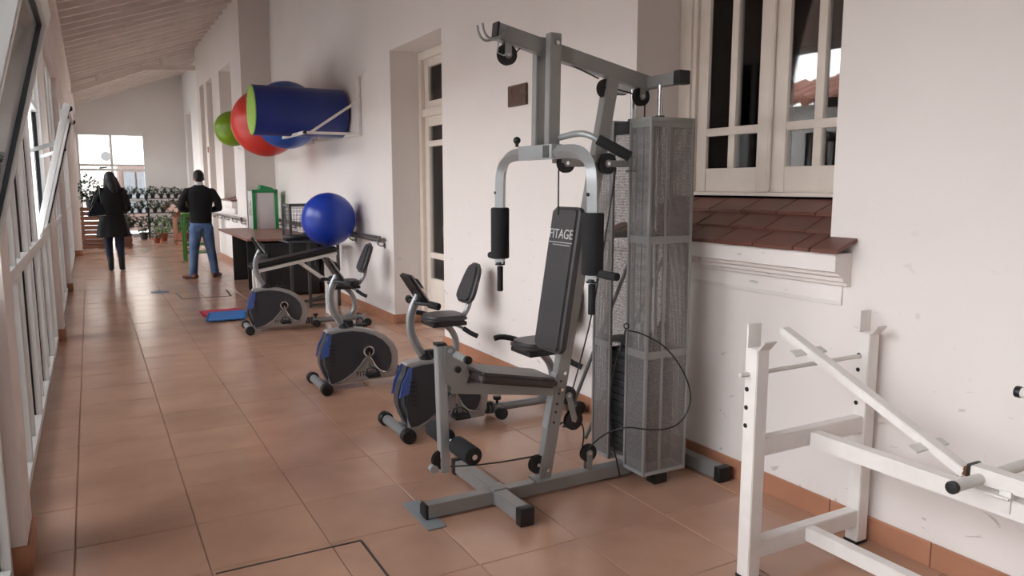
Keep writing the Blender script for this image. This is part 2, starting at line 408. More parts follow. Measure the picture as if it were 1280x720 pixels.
# cracked plaster lines below the window sill: shallow raised band
bs = sempty('baseboard_right', (W1, 5, 0))
def skirt(x, y0, y1, sx=1):
    y = y0
    me = {}
    while y < y1 - .02:
        e = min(y + TP, y1); L = round(e - y - .005, 3)
        if L not in me:
            t = bmesh.new(); bmesh.ops.create_cube(t, size=1); bmesh.ops.scale(t, vec=(.014, L, .1), verts=t.verts)
            bmesh.ops.bevel(t, geom=[q for q in t.edges if q.verts[0].co.z > 0 and q.verts[1].co.z > 0], offset=.004, segments=1, affect='EDGES')
            me[L] = unit_mesh('skirting_tile', MB().merge(t), M['skirt'])
        copies('skirting_tile', me[L], [(x, (y + e) / 2, .05)], bs); y = e
skirt(W1 - .007, -.2 + .466, 6.43); skirt(W1 - .007, 7.76, 13.6); skirt(W2 - .007, 13.6, 16.98); skirt(W2 - .007, 17.82, 18.22); skirt(W2 - .007, 18.9, 19.42); skirt(W3 - .007, 19.42, 23.3)
b = MB(); b.box((W1, 7.746, 0), (W1 + .38, 7.76, .1), .002); b.build('skirting_return', M['skirt'], bs)
b = MB(); b.box((W2, 13.586, 0), (W1 - .014, 13.6, .1), .002); b.build('skirting_return', M['skirt'], bs)

for a_, c_ in ((6.43, 6.9), (6.904, 7.35), (7.354, 7.745)): MB().box((W1 - .008, a_, -.012), (3.14, c_, 0), .002).build('tile', M['tile'], fl)
# ---- door in the niche (door_1)
def rot(ax, a): return Matrix.Rotation(math.radians(a), 3, ax)
d1 = sempty('door_1', (3.21, 7.1, 0))
b = MB(); b.box((3.14, 7.68, 0), (3.26, 7.76, 2.88), .004); b.box((3.14, 6.43, 0), (3.26, 6.51, 2.88), .004); b.box((3.14, 6.51, 2.80), (3.26, 7.68, 2.88), .004); b.box((3.15, 6.51, 2.21), (3.25, 7.68, 2.29), .006)
b.build('door_frame', M['wood'], d1)
def leafpanel(y0, y1, z0, z1, x, stile, rails, root, nm, mull=None):
    b = MB(); b.box((x, y0, z0), (x + .045, y0 + stile, z1), .004); b.box((x, y1 - stile, z0), (x + .045, y1, z1), .004)
    for r0, r1 in rails: b.box((x + .002, y0 + stile, r0), (x + .043, y1 - stile, r1), .004)
    if mull:
        b.box((x + .004, (y0 + y1) / 2 - mull / 2, rails[0][1]), (x + .041, (y0 + y1) / 2 + mull / 2, rails[-1][0]), .005)
    lf = b.build(nm, M['wood'], root)
    for r, q in zip(rails, rails[1:]):
        if mull:
            for p0, p1 in ((y0 + stile, (y0 + y1) / 2 - mull / 2), ((y0 + y1) / 2 + mull / 2, y1 - stile)):
                MB().box((x + .018, p0, r[1]), (x + .024, p1, q[0])).build('pane', M['glass'], lf, smooth=False)
        else: MB().box((x + .018, y0 + stile, r[1]), (x + .024, y1 - stile, q[0])).build('pane', M['glass'], lf, smooth=False)
    return lf
for y0, y1 in ((6.51, 7.095), (7.095, 7.68)):
    leafpanel(y0, y1, .01, 2.21, 3.18, .1, [(.01, .50), (.72, .78), (1.9, 1.96), (2.11, 2.21)], d1, 'door_leaf')
    leafpanel(y0, y1, 2.29, 2.80, 3.18, .1, [(2.29, 2.37), (2.72, 2.80)], d1, 'transom_sash')
    b = MB(); b.box((3.172, y0 + .12, .12), (3.182, y1 - .12, .42), .004); b.build('door_panel', M['wood'], d1)
MB().cyl((3.15, 7.13, 1.05), (3.185, 7.13, 1.05), .012).box((3.135, 7.115, .98), (3.15, 7.145, 1.08), .004).build('door_handle', M['bronze'], d1)
# ---- window in the niche (window_1)
w1 = sempty('window_1', (3.2, 2.93, 1.45))
b = MB()
b.box((3.15, 3.53, 1.44), (3.27, 3.63, 3.0), .005); b.box((3.15, 2.24, 1.44), (3.27, 2.34, 3.0), .005); b.box((3.14, 2.24, 1.44), (3.27, 3.63, 1.46), .004); b.box((3.15, 2.34, 2.93), (3.27, 3.53, 3.0), .005)
b.box((3.165, 3.50, 1.46), (3.2, 3.535, 2.93), .008)
b.build('window_frame', M['wood'], w1)
for y0, y1 in ((2.35, 2.93), (2.935, 3.515)):
    leafpanel(y0, y1, 1.46, 2.92, 3.19, .095, [(1.46, 1.595), (1.78, 1.825), (2.83, 2.92)], w1, 'window_sash', mull=.05)
MB().cyl((3.18, 2.93, 1.47), (3.18, 2.93, 2.9), .012, 10).build('astragal', M['wood'], w1)
# dark rooms behind the door and the window: boxes open towards the glass
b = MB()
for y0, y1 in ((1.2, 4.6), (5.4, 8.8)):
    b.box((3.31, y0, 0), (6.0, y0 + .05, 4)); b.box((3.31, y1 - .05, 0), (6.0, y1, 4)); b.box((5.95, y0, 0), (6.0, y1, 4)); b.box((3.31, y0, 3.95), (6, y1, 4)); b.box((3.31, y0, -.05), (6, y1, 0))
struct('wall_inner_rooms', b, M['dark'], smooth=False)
# ---- sill of stepped clay tiles
sl = sempty('trim_1', (2.83, 2.93, 1.2))
b = MB(); b.prism([(2.83, 1.205), (2.83, 1.245), (3.148, 1.405), (3.148, 1.205)], 2.245, 3.625); b.build('sill_bed', M['silledge'], sl, smooth=False)
def silltile(x0, z0, x1, z1, y0, y1):
    MB().prism([(x0, z0), (x1, z1), (x1, z1 + .018), (x0, z0 + .018)], y0, y1, .003).build('tile', M['sill'], sl)
y = 2.1
while y < 3.74:   # lowest course projects from the wall and runs past both sides of the niche
    e = min(y + .235, 3.76)
    def course(a, c, deep): silltile(2.70, 1.212, 2.87 if deep else 2.826, 1.275 if deep else 1.259, a, c)
    if y < 2.24 < e: course(y, 2.238, False); course(2.246, e - .005, True)
    elif y < 3.63 < e: course(y, 3.62, True); course(3.634, e - .005, False)
    elif y >= 3.63: course(y, e - .005, False)
    else: course(y, e - .005, True)
    y = e
for x0, z0, x1, z1, off in ((2.85, 1.277, 3.01, 1.345, .08), (2.99, 1.352, 3.148, 1.412, .02)):
    y = 2.246 - off
    while y < 3.6:
        silltile(x0, z0, x1, z1, max(y, 2.246), min(y + .230, 3.624)); y += .235
prof = [(W1, 1.07), (W1 - .025, 1.07), (W1 - .03, 1.085), (W1 - .05, 1.09), (W1 - .055, 1.105), (W1 - .075, 1.115), (W1 - .08, 1.13), (W1 - .105, 1.135), (W1 - .105, 1.212), (W1, 1.212)]
b = MB(); b.prism(prof, 2.125, 3.74); b.build('sill_moulding', M['wall'], sl, smooth=False)
b = MB(); b.prism([(W1, .98), (W1 - .008, .98), (W1 - .012, 1.0), (W1 - .006, 1.07), (W1, 1.07)], 2.16, 3.7); b.build('sill_moulding', M['wall'], sl, smooth=False)
# sill of the far window niche
sf = sempty('trim_2', (W2, 15.3, 1.2))
for i in range(5):
    MB().prism([(W2 - .1, 1.2), (W2 + .42, 1.29), (W2 + .42, 1.31), (W2 - .1, 1.22)], 14.56 + i * .3, 14.85 + i * .3, .003).build('tile', M['sill'], sf)
MB().box((W2 - .09, 14.57, 1.08), (W2, 16.05, 1.2), .01).build('sill_moulding', M['wall'], sf)
MB().box((W2 - .05, 14.57, .98), (W2, 16.05, 1.08), .01).build('sill_moulding', M['wall'], sf)
# ---- end wall with glazed door-window
we = MB(); we.box((-.6, YE, 0), (-.24, YE + .25, 5)); we.box((1.53, YE, 0), (3.4, YE + .25, 5)); we.box((-.24, YE, 2.97), (1.53, YE + .25, 5))
struct('wall_end', we, M['endwall'], smooth=False)
w2 = sempty('window_2', (.65, YE, 0)); b = MB()
for x in (-.21, .63, 1.50): b.box((x - .035, YE + .02, 0), (x + .035, YE + .09, 2.97), .005)
for z in (.03, 1.05, 1.93, 2.06, 2.94): b.box((-.2, YE + .025, z - .035), (1.5, YE + .085, z + .035), .005)
b.build('window_frame', M['alu'], w2)
for x0, x1 in ((-.17, .6), (.67, 1.46)):
    for z0, z1 in ((.07, 1.01), (1.09, 1.89), (2.1, 2.9)): MB().box((x0, YE + .05, z0), (x1, YE + .056, z1)).build('pane', M['glass'], w2, smooth=False)
MB().cyl((.3, YE - .02, 1.98), (.5, YE - .02, 2.0), .02).build('latch', M['gask'], w2)
# closing wall behind the camera
struct('wall_back', MB().box((-.6, -4.15, 0), (3.4, -4, 5)), M['wall'], smooth=False)

# ---- left wall: piers, header and glazing
wl = sempty('wall_left', (-.4, 8, 0))
PIERS = [(-4.0, -.6, -.3), (3.35, 3.65, -.3), (8.45, 8.75, -.3), (12.4, 12.7, -.3), (18.6, 19.0, -.21), (24.7, 25.0, -.22)]  # first entry: unseen solid pier behind the camera, widened to dim the near wall
for y0, y1, xi in PIERS:
    MB().box((-.6, y0, 0), (xi, y1, 2.95), .004).build('pier', M['wallp'], wl)
MB().box((-.6, -4, 2.95), (-.28, YE, 4.0)).build('header', M['wallp'], wl, smooth=False)
bl = sempty('baseboard_left', (-.3, 8, 0))
for y0, y1, xi in PIERS[1:]:
    MB().box((-.6, y0 - .013, 0), (xi + .013, y0, .115), .003).build('skirting_tile', M['skirt'], bl)
    MB().box((xi, y0, 0), (xi + .013, y1, .115), .003).build('skirting_tile', M['skirt'], bl)
bays = [(-.6, 3.35), (3.65, 8.45), (8.75, 12.4), (12.7, 18.6), (19.0, 24.7)]
XW = -.40
nwin = 3
for bi, (y0, y1) in enumerate(bays):
    root = sempty('window_%d' % nwin, (XW, (y0 + y1) / 2, 0)); nwin += 1
    n = max(1, round((y1 - y0) / .5)); step = (y1 - y0) / n
    fr = MB(); fr.box((-.43, y0, 0), (-.35, y1, .055), .004); fr.box((-.43, y0, 2.89), (-.36, y1, 2.95), .004); fr.box((-.44, y0, 1.02), (-.352, y1, 1.09), .006)
    fr.build('window_frame', M['alu'], root)
    gk = MB()
    opens = {1: (6.7, 8.2), 0: (2.3, 3.25)}.get(bi)
    for i in range(n + 1):
        y = y0 + i * step; y = min(max(y, y0 + .03), y1 - .03)
        dp = .05 if i % 2 == 0 else .035
        m_ = MB(); m_.box((-.43, y - .024, .05), (-.43 + dp + .03, y + .024, 1.03), .004)
        if not (opens and opens[0] + .05 < y < opens[1] - .05 ): m_.box((-.43, y - .024, 1.08), (-.43 + dp + .03, y + .024, 2.9), .004)
        else: m_.box((-.43, y - .02, 2.2), (-.43 + dp + .03, y + .02, 2.9), .004)
        m_.build('mullion', M['alu'], root)
        for s_ in (-1, 1):
            gk.box((-.412, y + s_ * .028 - .004, .055), (-.385, y + s_ * .028 + .004, 1.02))
            if not (opens and opens[0] + .05 < y < opens[1] - .05): gk.box((-.412, y + s_ * .028 - .004, 1.09), (-.385, y + s_ * .028 + .004, 2.89))
    gk.build('gasket', M['gask'], root, smooth=False)['kind'] = 'stuff'
    for i in range(n):
        a = y0 + i * step + .03; c = y0 + (i + 1) * step - .03
        MB().box((-.405, a, .055), (-.40, c, 1.02)).build('pane', M['glass'], root, smooth=False)
        mid = (a + c) / 2
        if opens and opens[0] < mid < opens[1]: MB().box((-.405, a, 2.2), (-.40, c, 2.89)).build('pane', M['glass'], root, smooth=False)
        else: MB().box((-.405, a, 1.09), (-.40, c, 2.89)).build('pane', M['glass'], root, smooth=False)
    if opens:
        a, c = opens
        fr = MB(); fr.box((-.43, a, 2.15), (-.36, c, 2.2), .004); fr.build('sash_head', M['alu'], root)
        xb, zb, xt, zt = -.36, 1.10, -.105, 2.10   # hopper sash tilted into the room
        u = Vector((xt - xb, 0, zt - zb)).normalized(); nrm = Vector((u.z, 0, -u.x))
        s = MB()
        for yy in (a + .03, c - .03): s.bar((xb, yy, zb), (xt, yy, zt), .05, .045, up=nrm)
        s.bar((xb, a, zb + .03), (xb, c, zb + .03), .045, .05, up=u); s.bar((xt, a, zt - .02), (xt, c, zt - .02), .045, .05, up=u)
        if bi == 1:
            ym = (a + c) / 2; s.bar((xb, ym, zb), (xt, ym, zt), .035, .04, up=nrm)
        sash = s.build('hopper_sash', M['alu'], root)
        g = MB()
        for yy, sg in ((a + .058, 1), (c - .058, -1)):
            g.bar(Vector((xb, yy, zb)) + u * .05, Vector((xt, yy, zt)) - u * .04, .012, .02, up=nrm, bev=0)
        g.bar(Vector((xb, a + .06, zb)) + u * .055, Vector((xb, c - .06, zb)) + u * .03, .02, .012, up=u, bev=0)
        g.bar(Vector((xt, a + .06, zt)) - u * .05, Vector((xt, c - .06, zt)) - u * .045, .02, .012, up=u, bev=0)
        g.build('gasket', M['gask'], sash, smooth=False)['kind'] = 'stuff'
        gl = MB(); gl.bar(Vector((xb, (a + c) / 2, zb)) + u * .05, Vector((xt, (a + c) / 2, zt)) - u * .04, c - a - .12, .005, up=nrm, bev=0); gl.build('pane', M['glass'], sash, smooth=False)
        for yy in ((a + .05, c - .05) if bi == 1 else (c - .05,)):
            MB().bar((-.37, yy, 1.75), (xt - .07, yy, zt - .28), .008, .03).build('stay_arm', M['alug'], sash)
            if bi == 1: MB().cyl((xt + .015, yy - .02, zt - .03), (xt + .015, yy + .02, zt - .03), .022, 12).cyl((xt - .07, yy - .02, zt - .28), (xt - .07, yy + .02, zt - .28), .018, 12).build('stay_knob', M['gask'], sash)
# ---- ceiling : sloping boards on rafters
def zc(x): return 3.82 + (x + .2) * (4.70 - 3.82) / 2.54
ce = sempty('ceiling', (1.3, 10, 4.3))
sl_ = Vector((1, 0, (4.70 - 3.82) / 2.54))
y = -4
k = 0
while y < YE:
    e = y + .14
    z = random.uniform(0, .006)
    if y > 6: pass
    b = MB(); b.prism([(-.75, zc(-.75) + z), (3.4, zc(3.4) + z), (3.4, zc(3.4) + .02 + z), (-.75, zc(-.75) + .02 + z)], y + .003, e - .003); b.build('ceiling_board', M['ceil'], ce, smooth=False)
    y = e
y = -3.8
while y < YE - .2:
    b = MB(); b.prism([(-.6, zc(-.6) - .11), (3.3, zc(3.3) - .11), (3.3, zc(3.3)), (-.6, zc(-.6))], y - .03, y + .03, .004); b.build('rafter', M['raft'], ce, smooth=False); y += .5
b = MB(); b.box((-.32, -4, 3.45), (-.2, YE, 3.70), .006); b.build('eave_beam', M['raft'], ce)
b = MB(); b.bar((-.25, 19.5, 3.50), (1.24, 19.5, 4.10), .09, .11); b.bar((1.2, 19.5, 4.12), (W2 + .3, 19.5, 4.20), .09, .11); b.build('truss_chord', M['raft'], ce)
b = MB(); b.box((.28, 19.46, 3.72), (.42, 19.54, 3.95), .005); b.box((1.6, 19.46, 4.2), (1.7, 19.54, 4.35), .005); b.build('truss_block', M['raft'], ce)
struct('roof', MB().prism([(-1.1, zc(-1.1) + .05), (3.6, zc(3.6) + .05), (3.6, zc(3.6) + .15), (-1.1, zc(-1.1) + .15)], -4.2, YE + .4), M['extd'], smooth=False)
# ---- outside
struct('ground', MB().box((-60, -60, -.25), (60, 80, -.13)), M['pave'], smooth=False)
bd = thing('neighbour_building', 'white block building across the yard outside the left windows', 'building', (-8, 10, 0))
MB().box((-9, -8, -.2), (-8, 22, 3.3)).build('wall', M['ext'], bd, smooth=False)
b = MB()
for i in range(60): b.tube([(-7.6, -8 + i * .5, 3.35), (-9.4, -8 + i * .5, 4.0)], .13, 8)
b.build('roof_tiles', M['extd'], bd)['kind'] = 'stuff'
be = thing('end_building', 'pale rendered building seen through the window at the far end', 'building', (1, 34, 0))
MB().box((-6, 34, -.2), (9, 35, 7)).build('wall', M['ext2'], be, smooth=False)
for x0, z0 in ((-.9, 3.0), (-.9, .6), (2.2, .4)):
    f = MB().box((x0, 33.93, z0), (x0 + .9, 34.0, z0 + 1.3), .01).build('shutter', M['alug'], be)
an = thing('low_annex', 'low brownish outbuilding with grey shutters outside the far end window', 'building', (2.0, 31, 0))
MB().box((.95, 30.5, -.2), (5, 33, 2.15)).build('wall', mat('annex_render', '#5d4a42', .9, noise=.2), an, smooth=False)
for k in range(3): MB().box((1.1 + k * .42, 30.44, .5), (1.46 + k * .42, 30.5, 1.95), .01).build('shutter', mat('shutter_grey', '#4f5254', .6), an)
MB().cyl((.66, 33.8, 2.6), (.66, 33.9, 2.6), .18, 20).build('vent', M['grey'], be)

# ================================================================== OBJECTS
# ------------------------------------------------------------------ multi gym
Y0 = 3.045
g = thing('multi_gym', 'grey multi gym with charcoal pads, foam arms and a perforated weight tower', 'gym machine', (1.9, Y0, 0))
S, S2, K = M['steel'], M['steel2'], M['blk']
def pulley(c, R=.045, w=.022, axis=(0, 1, 0), plates=None, parent=g):
    c = Vector(c); a = Vector(axis).normalized()
    b = MB(); b.tube([c - a*w/2, c - a*w*.3, c - a*w*.12, c + a*w*.12, c + a*w*.3, c + a*w/2], [R, R, R*.8, R*.8, R, R], 24)
    o = b.build('pulley', K, parent)
    MB().cyl(c - a*(w/2 + .008), c + a*(w/2 + .008), .009, 12).build('bolt', M['chrome'], o)
    if plates:
        p = MB()
        for s_ in (-1, 1):
            q = c + a * s_ * (w/2 + .004)
            p.bar(q - Vector(plates)*.0, q + Vector(plates), .032, .005, up=a, bev=.001); p.cyl(q - a*.0024, q + a*.0024, .018, 14)
        p.build('pulley_bracket', S, parent)
    return o
# base
MB().bar((1.235, Y0, .045), (2.72, Y0, .045), .06, .062).build('base_beam', S, g)
MB().box((1.225, Y0 - .031, .012), (1.238, Y0 + .031, .078), .003).build('end_cap', K, g)
MB().box((1.2, 2.93, .001), (1.287, 3.25, .009), .003).build('foot_plate', M['plate'], g)
MB().cyl((1.26, Y0 + .05, .01), (1.26, Y0 + .05, .05), .03, 18).build('rubber_stop', K, g)
MB().bar((1.60, 2.79, .048), (1.60, 3.46, .048), .064, .066).build('cross_foot', S, g)
MB().box((1.564, Y0 - .036, .012), (1.636, Y0 + .036, .087), .003).build('cross_bracket', S, g)
for y0, y1 in ((2.755, 2.80), (3.45, 3.49)): MB().box((1.563, y0, .005), (1.637, y1, .087), .006).build('end_cap', K, g)
MB().bar((2.74, 2.75, .04), (2.74, 3.6, .04), .066, .066).build('rear_foot', S, g)
for y0, y1 in ((2.715, 2.76), (3.59, 3.63)): MB().box((2.70, y0, .0), (2.78, y1, .078), .006).build('end_cap', K, g)
MB().box((2.40, 2.86, .0), (2.48, 2.93, .05), .005).build('rubber_foot', K, g)
# mast
mb0, mt0 = Vector((1.85, Y0, .075)), Vector((2.235, Y0, 2.06))
mo = MB().bar(mb0, mt0, .052, .065, up=(1, 0, 0)).build('mast', S, g)
md = (mt0 - mb0).normalized()
def onmast(z): return mb0 + md * ((z - .075) / md.z)
MB().box((1.80, Y0 - .05, .075), (1.92, Y0 + .05, .085), .003).build('mast_bracket', S, g)
b = MB()
for z in (.36, .41, .45, .50, .56):
    p = onmast(z) + Vector((-.03, -.029, 0)); b.cyl(p + Vector((.022, -.001, 0)), p + Vector((.022, .002, 0)), .006, 10)
b.build('adjustment_holes', K, mo)['kind'] = 'stuff'
MB().bar(onmast(.33) + Vector((-.036, 0, 0)), onmast(.60) + Vector((-.036, 0, 0)), .052, .006, up=(1, 0, 0)).build('mounting_plate', S2, g)
b = MB()
for z in (.52, .60, .13, 1.38, 1.64):
    p = onmast(z); b.cyl(p + Vector((0, -.04, 0)), p + Vector((0, -.024, 0)), .009, 10)
b.build('bolts', M['chrome'], g)['kind'] = 'stuff'
# seat beam, seat
MB().bar((1.36, Y0, .60), (1.915, Y0, .515), .045, .052).build('seat_beam', S, g)
def pad(a, b_, w, th, up, nm, mt, par=None):
    a = Vector(a); b_ = Vector(b_); u = Vector(up).normalized(); L = (b_ - a).length; z = (b_ - a).normalized(); x = u.cross(z).normalized(); u = z.cross(x)
    poly = []; rr = .035
    for cx, cz, a0 in ((1, 1, 0), (-1, 1, 90), (-1, -1, 180), (1, -1, 270)):
        for k in range(6):
            t_ = math.radians(a0 + k * 18); poly.append((cx * (w/2 - rr) + rr * math.cos(t_), cz * (L/2 - rr) + rr * math.sin(t_)))
    t = MB().prism(poly, -th/2, th/2, th * .3).bm
    bmesh.ops.transform(t, matrix=Matrix.Translation((a + b_) / 2) @ Matrix((x, u, z)).transposed().to_4x4(), verts=t.verts)
    return MB().merge(t).build(nm, mt, g, angle=50)
pad((1.455, Y0, .655), (1.87, Y0, .575), .25, .05, (0, 0, 1), 'seat_pad', M['vinylb'])
pA, pB = Vector((1.885, Y0, .71)), Vector((1.995, Y0, 1.395))
up_ = Vector((-1, 0, .16)).normalized()
bp = pad(pA, pB, .235, .055, up_, 'back_pad', M['vinyl'])
pd = (pB - pA).normalized()
txt = pA + pd * .56 + up_ * .0285
text_mesh('logo', 'FITAGE', .064, M['print'], bp, txt, (0, -1, 0), pd, .0008, 1.0)
b = MB(); b.bar(txt - pd * .038 + Vector((0, .105, 0)), txt - pd * .038 + Vector((0, -.105, 0)), .0035, .001, up=up_, bev=0); b.bar(txt - pd * .05 + Vector((0, .06, 0)), txt - pd * .05 + Vector((0, -.09, 0)), .003, .001, up=up_, bev=0)
b.build('logo_lines', M['print'], bp, smooth=False)['kind'] = 'stuff'
# leg developer
MB().bar((1.315, Y0, .80), (1.33, Y0, .21), .048, .042, up=(1, 0, 0)).build('leg_lever', S2, g)
MB().box((1.292, Y0 - .025, .795), (1.338, Y0 + .025, .808), .003).build('end_cap', K, g)
for s_ in (-1, 1):
    MB().prism([(1.325, .80), (1.36, .795), (1.39, .76), (1.43, .70), (1.445, .655), (1.43, .615), (1.36, .60), (1.33, .63), (1.318, .70)], Y0 + s_ * .028, Y0 + s_ * .034, .002).build('gusset_plate', S, g)
MB().cyl((1.345, Y0 - .045, .775), (1.345, Y0 + .045, .775), .012, 12).build('bolt', M['chrome'], g)
MB().cyl((1.385, Y0 - .045, .685), (1.385, Y0 + .045, .685), .014, 14).build('pivot', K, g)
MB().cyl((1.375, Y0 - .15, .755), (1.375, Y0 + .15, .755), .016, 16).build('upper_roller_bar', S2, g)
for s_ in (-1, 1): MB().cyl((1.375, Y0 + s_ * .15, .755), (1.375, Y0 + s_ * .175, .755), .018, 16, .003).build('end_cap', K, g)
MB().cyl((1.37, Y0 - .235, .345), (1.37, Y0 + .26, .345), .012, 14).build('lower_roller_bar', M['chrome'], g)
for s_ in (-1, 1): MB().cyl((1.37, Y0 + s_ * .05, .345), (1.37, Y0 + s_ * (.225), .345), .042, 26, .008).build('foam_roller', M['rub'], g)
pulley((1.312, Y0, .27), .042); MB().cyl((1.275, Y0 - .015, .232), (1.275, Y0 + .015, .232), .02, 16).build('cable_stop', S2, g); MB().cyl((1.25, Y0, .225), (1.275, Y0, .232), .008, 10).build('cable_eye', M['chrome'], g)
# lower pulleys
pulley((1.82, Y0, .155), .045); pulley((1.985, Y0 - .01, .48), .045, plates=(.035, 0, -.13)); pulley((2.02, Y0 - .01, .35), .05)
pulley((2.12, Y0, .16), .045, plates=(0, 0, -.085))
# top beam
tb0, tb1 = Vector((1.60, Y0, 2.165)), Vector((2.45, Y0, 1.99))
MB().bar(tb0, tb1, .05, .07).build('top_beam', S, g)
MB().bar(tb0 - Vector((.006, 0, -.001)), tb0 + Vector((.004, 0, 0)), .056, .076).build('end_cap', K, g)
MB().bar((2.45, 2.82, 1.995), (2.45, 3.27, 1.995), .055, .055).build('rear_cross_bar', S, g)
for y0, y1 in ((2.78, 2.825), (3.265, 3.30)): MB().box((2.417, y0, 1.963), (2.483, y1, 2.027), .005).build('end_cap', K, g)
for dy in (-.0, .05):
    MB().tube([(1.645, Y0 + dy - .03, 2.175), (1.60, Y0 + dy - .05, 2.135), (1.545, Y0 + dy - .055, 2.115), (1.515, Y0 + dy - .055, 2.14), (1.507, Y0 + dy - .055, 2.18)], .0055, 8, smooth=2).build('bar_hook', S, g)
pulley((1.655, Y0, 2.07), .046, plates=(0, 0, .09)); MB().tube([(1.60, Y0 - .03, 2.14), (1.59, Y0 - .03, 2.07), (1.62, Y0 - .03, 2.06), (1.65, Y0 - .03, 2.07)], .004, 8).build('cable_guard', S2, g)
pulley((2.19, Y0, 1.955), .045); pulley((2.405, Y0, 1.93), .046, plates=(0, 0, .07))
# hanging yoke bars
for s_ in (-1, 1):
    MB().bar((1.855, Y0 + s_ * .058, 1.66), (1.862, Y0 + s_ * .058, 2.17), .045, .058, up=(1, 0, 0)).build('yoke_bar', S, g)
MB().cyl((1.862, Y0 - .095, 2.125), (1.862, Y0 + .095, 2.125), .01, 12).build('bolt', M['chrome'], g)
# press arm
CY = 3.03
MB().box((1.80, CY - .13, 1.615), (1.86, CY + .17, 1.68), .004).build('press_crosspiece', S2, g)
MB().box((1.795, CY - .11, 1.62), (1.865, CY - .06, 1.675), .004).build('press_bracket', M['grey'], g)
for s_ in (-1, 1):
    yy = lambda d: CY + s_ * d
    b = MB(); b.tube([(1.83, yy(.12), 1.645), (1.83, yy(.26), 1.645), (1.83, yy(.34), 1.628), (1.83, yy(.39), 1.585), (1.83, yy(.41), 1.52), (1.83, yy(.412), 1.10)], .03, 4, smooth=2, up=(1, 0, 0), flat=1)
    b.build('press_arm', S2, g, angle=60)
    pdn = MB().cyl((1.83, yy(.412), 1.125), (1.83, yy(.412), 1.385), .047, 28, .008).build('foam_sleeve', M['rub'], g)
    MB().cyl((1.83, yy(.412), 1.09), (1.83, yy(.412), 1.108), .026, 18, .003).build('collar', K, g)
    MB().cyl((1.83, yy(.412), .955), (1.83, yy(.412), 1.085), .0155, 16, .004).build('vertical_grip', M['rub'], g)
    MB().tube([(1.84, yy(.43), 1.135), (1.845, yy(.50), 1.13), (1.85, yy(.56), 1.13)], .017, 14).build('side_grip', M['rub'], g)
    MB().cyl((1.806, yy(.412), 1.46), (1.80, yy(.412), 1.46), .008, 10).build('plug', K, g)
MB().ell((1.81, CY + .20, 1.71), .018).cyl((1.81, CY + .20, 1.68), (1.81, CY + .20, 1.71), .008).build('locking_knob', K, g)
# arm curl pipe with foam
MB().tube([(1.88, Y0 + .02, 1.70), (1.89, 2.95, 1.715), (1.89, 2.83, 1.725), (1.90, 2.76, 1.715), (1.95, 2.72, 1.68)], .014, 12, smooth=2).build('upper_roller_pipe', S2, g)
MB().cyl((1.93, 2.735, 1.695), (2.05, 2.66, 1.62), .023, 20, .006).build('foam_roller', M['rub'], g)
pulley((1.95, Y0 - .03, 1.60), .045, plates=(.10, 0, 0)); pulley((2.17, Y0 - .05, 1.60), .05, plates=(.12, 0, 0))
MB().box((1.92, Y0 - .045, 1.60), (2.14, Y0 + .045, 1.64), .004).build('pulley_carriage', S, g)
for dz in (-.035, .035): MB().cyl((2.27, Y0 - .07, 1.60 + dz), (2.33, Y0 - .07, 1.60 + dz), .006, 8).build('bolt', M['chrome'], g)
# cables
def cab(pts, r=.0038, parent=g, nm='cable', sm=3): return MB().tube(pts, r, 8, smooth=sm).build(nm, M['cable'], parent)
cab([(1.34, Y0 - .005, .232), (1.55, Y0 - .005, .205), (1.80, Y0 - .005, .20)], sm=1)
cab([(1.84, Y0, .115), (1.90, Y0, .27), (1.955, Y0, .35), (1.985, Y0 - .01, .33)])
cab([(2.065, Y0 - .01, .335), (2.09, Y0 - .01, .28), (2.08, Y0, .17), (2.085, Y0, .14)])
cab([(1.985, Y0 - .055, .52), (2.03, Y0 - .04, .62), (2.10, 3.0, .87), (2.17, 2.99, 1.27), (2.22, 2.99, 1.58)], sm=1)
cab([(1.93, Y0, 1.57), (1.93, Y0, 1.36)], sm=0)
cab([(1.69, Y0 + .005, 2.07), (1.75, Y0, 2.13), (2.15, Y0, 2.0)], sm=0)
cab([(2.235, Y0, 1.96), (2.36, Y0, 1.94)], sm=0); cab([(2.43, Y0, 1.90), (2.43, Y0, .80)], sm=0)
cab([(1.90, Y0 + .03, 1.90), (1.905, Y0 + .02, 1.70)], sm=0)
cab([(2.15, 2.78, .83), (2.221, 2.78, .812), (2.369, 2.775, .74), (2.49, 2.77, .60), (2.545, 2.765, .463), (2.508, 2.77, .355), (2.423, 2.78, .31), (2.283, 2.79, .327), (2.19, 2.84, .345), (2.13, 2.93, .29), (2.085, 3.0, .20)])
cab([(2.27, 2.95, .80), (2.20, 2.95, .608), (2.178, 2.95, .45), (2.197, 2.95, .242), (2.25, 2.95, .045)])
MB().ring((2.145, 2.785, .85), (.3, 1, 0), .012, .003).build('cable_clip', K, g)
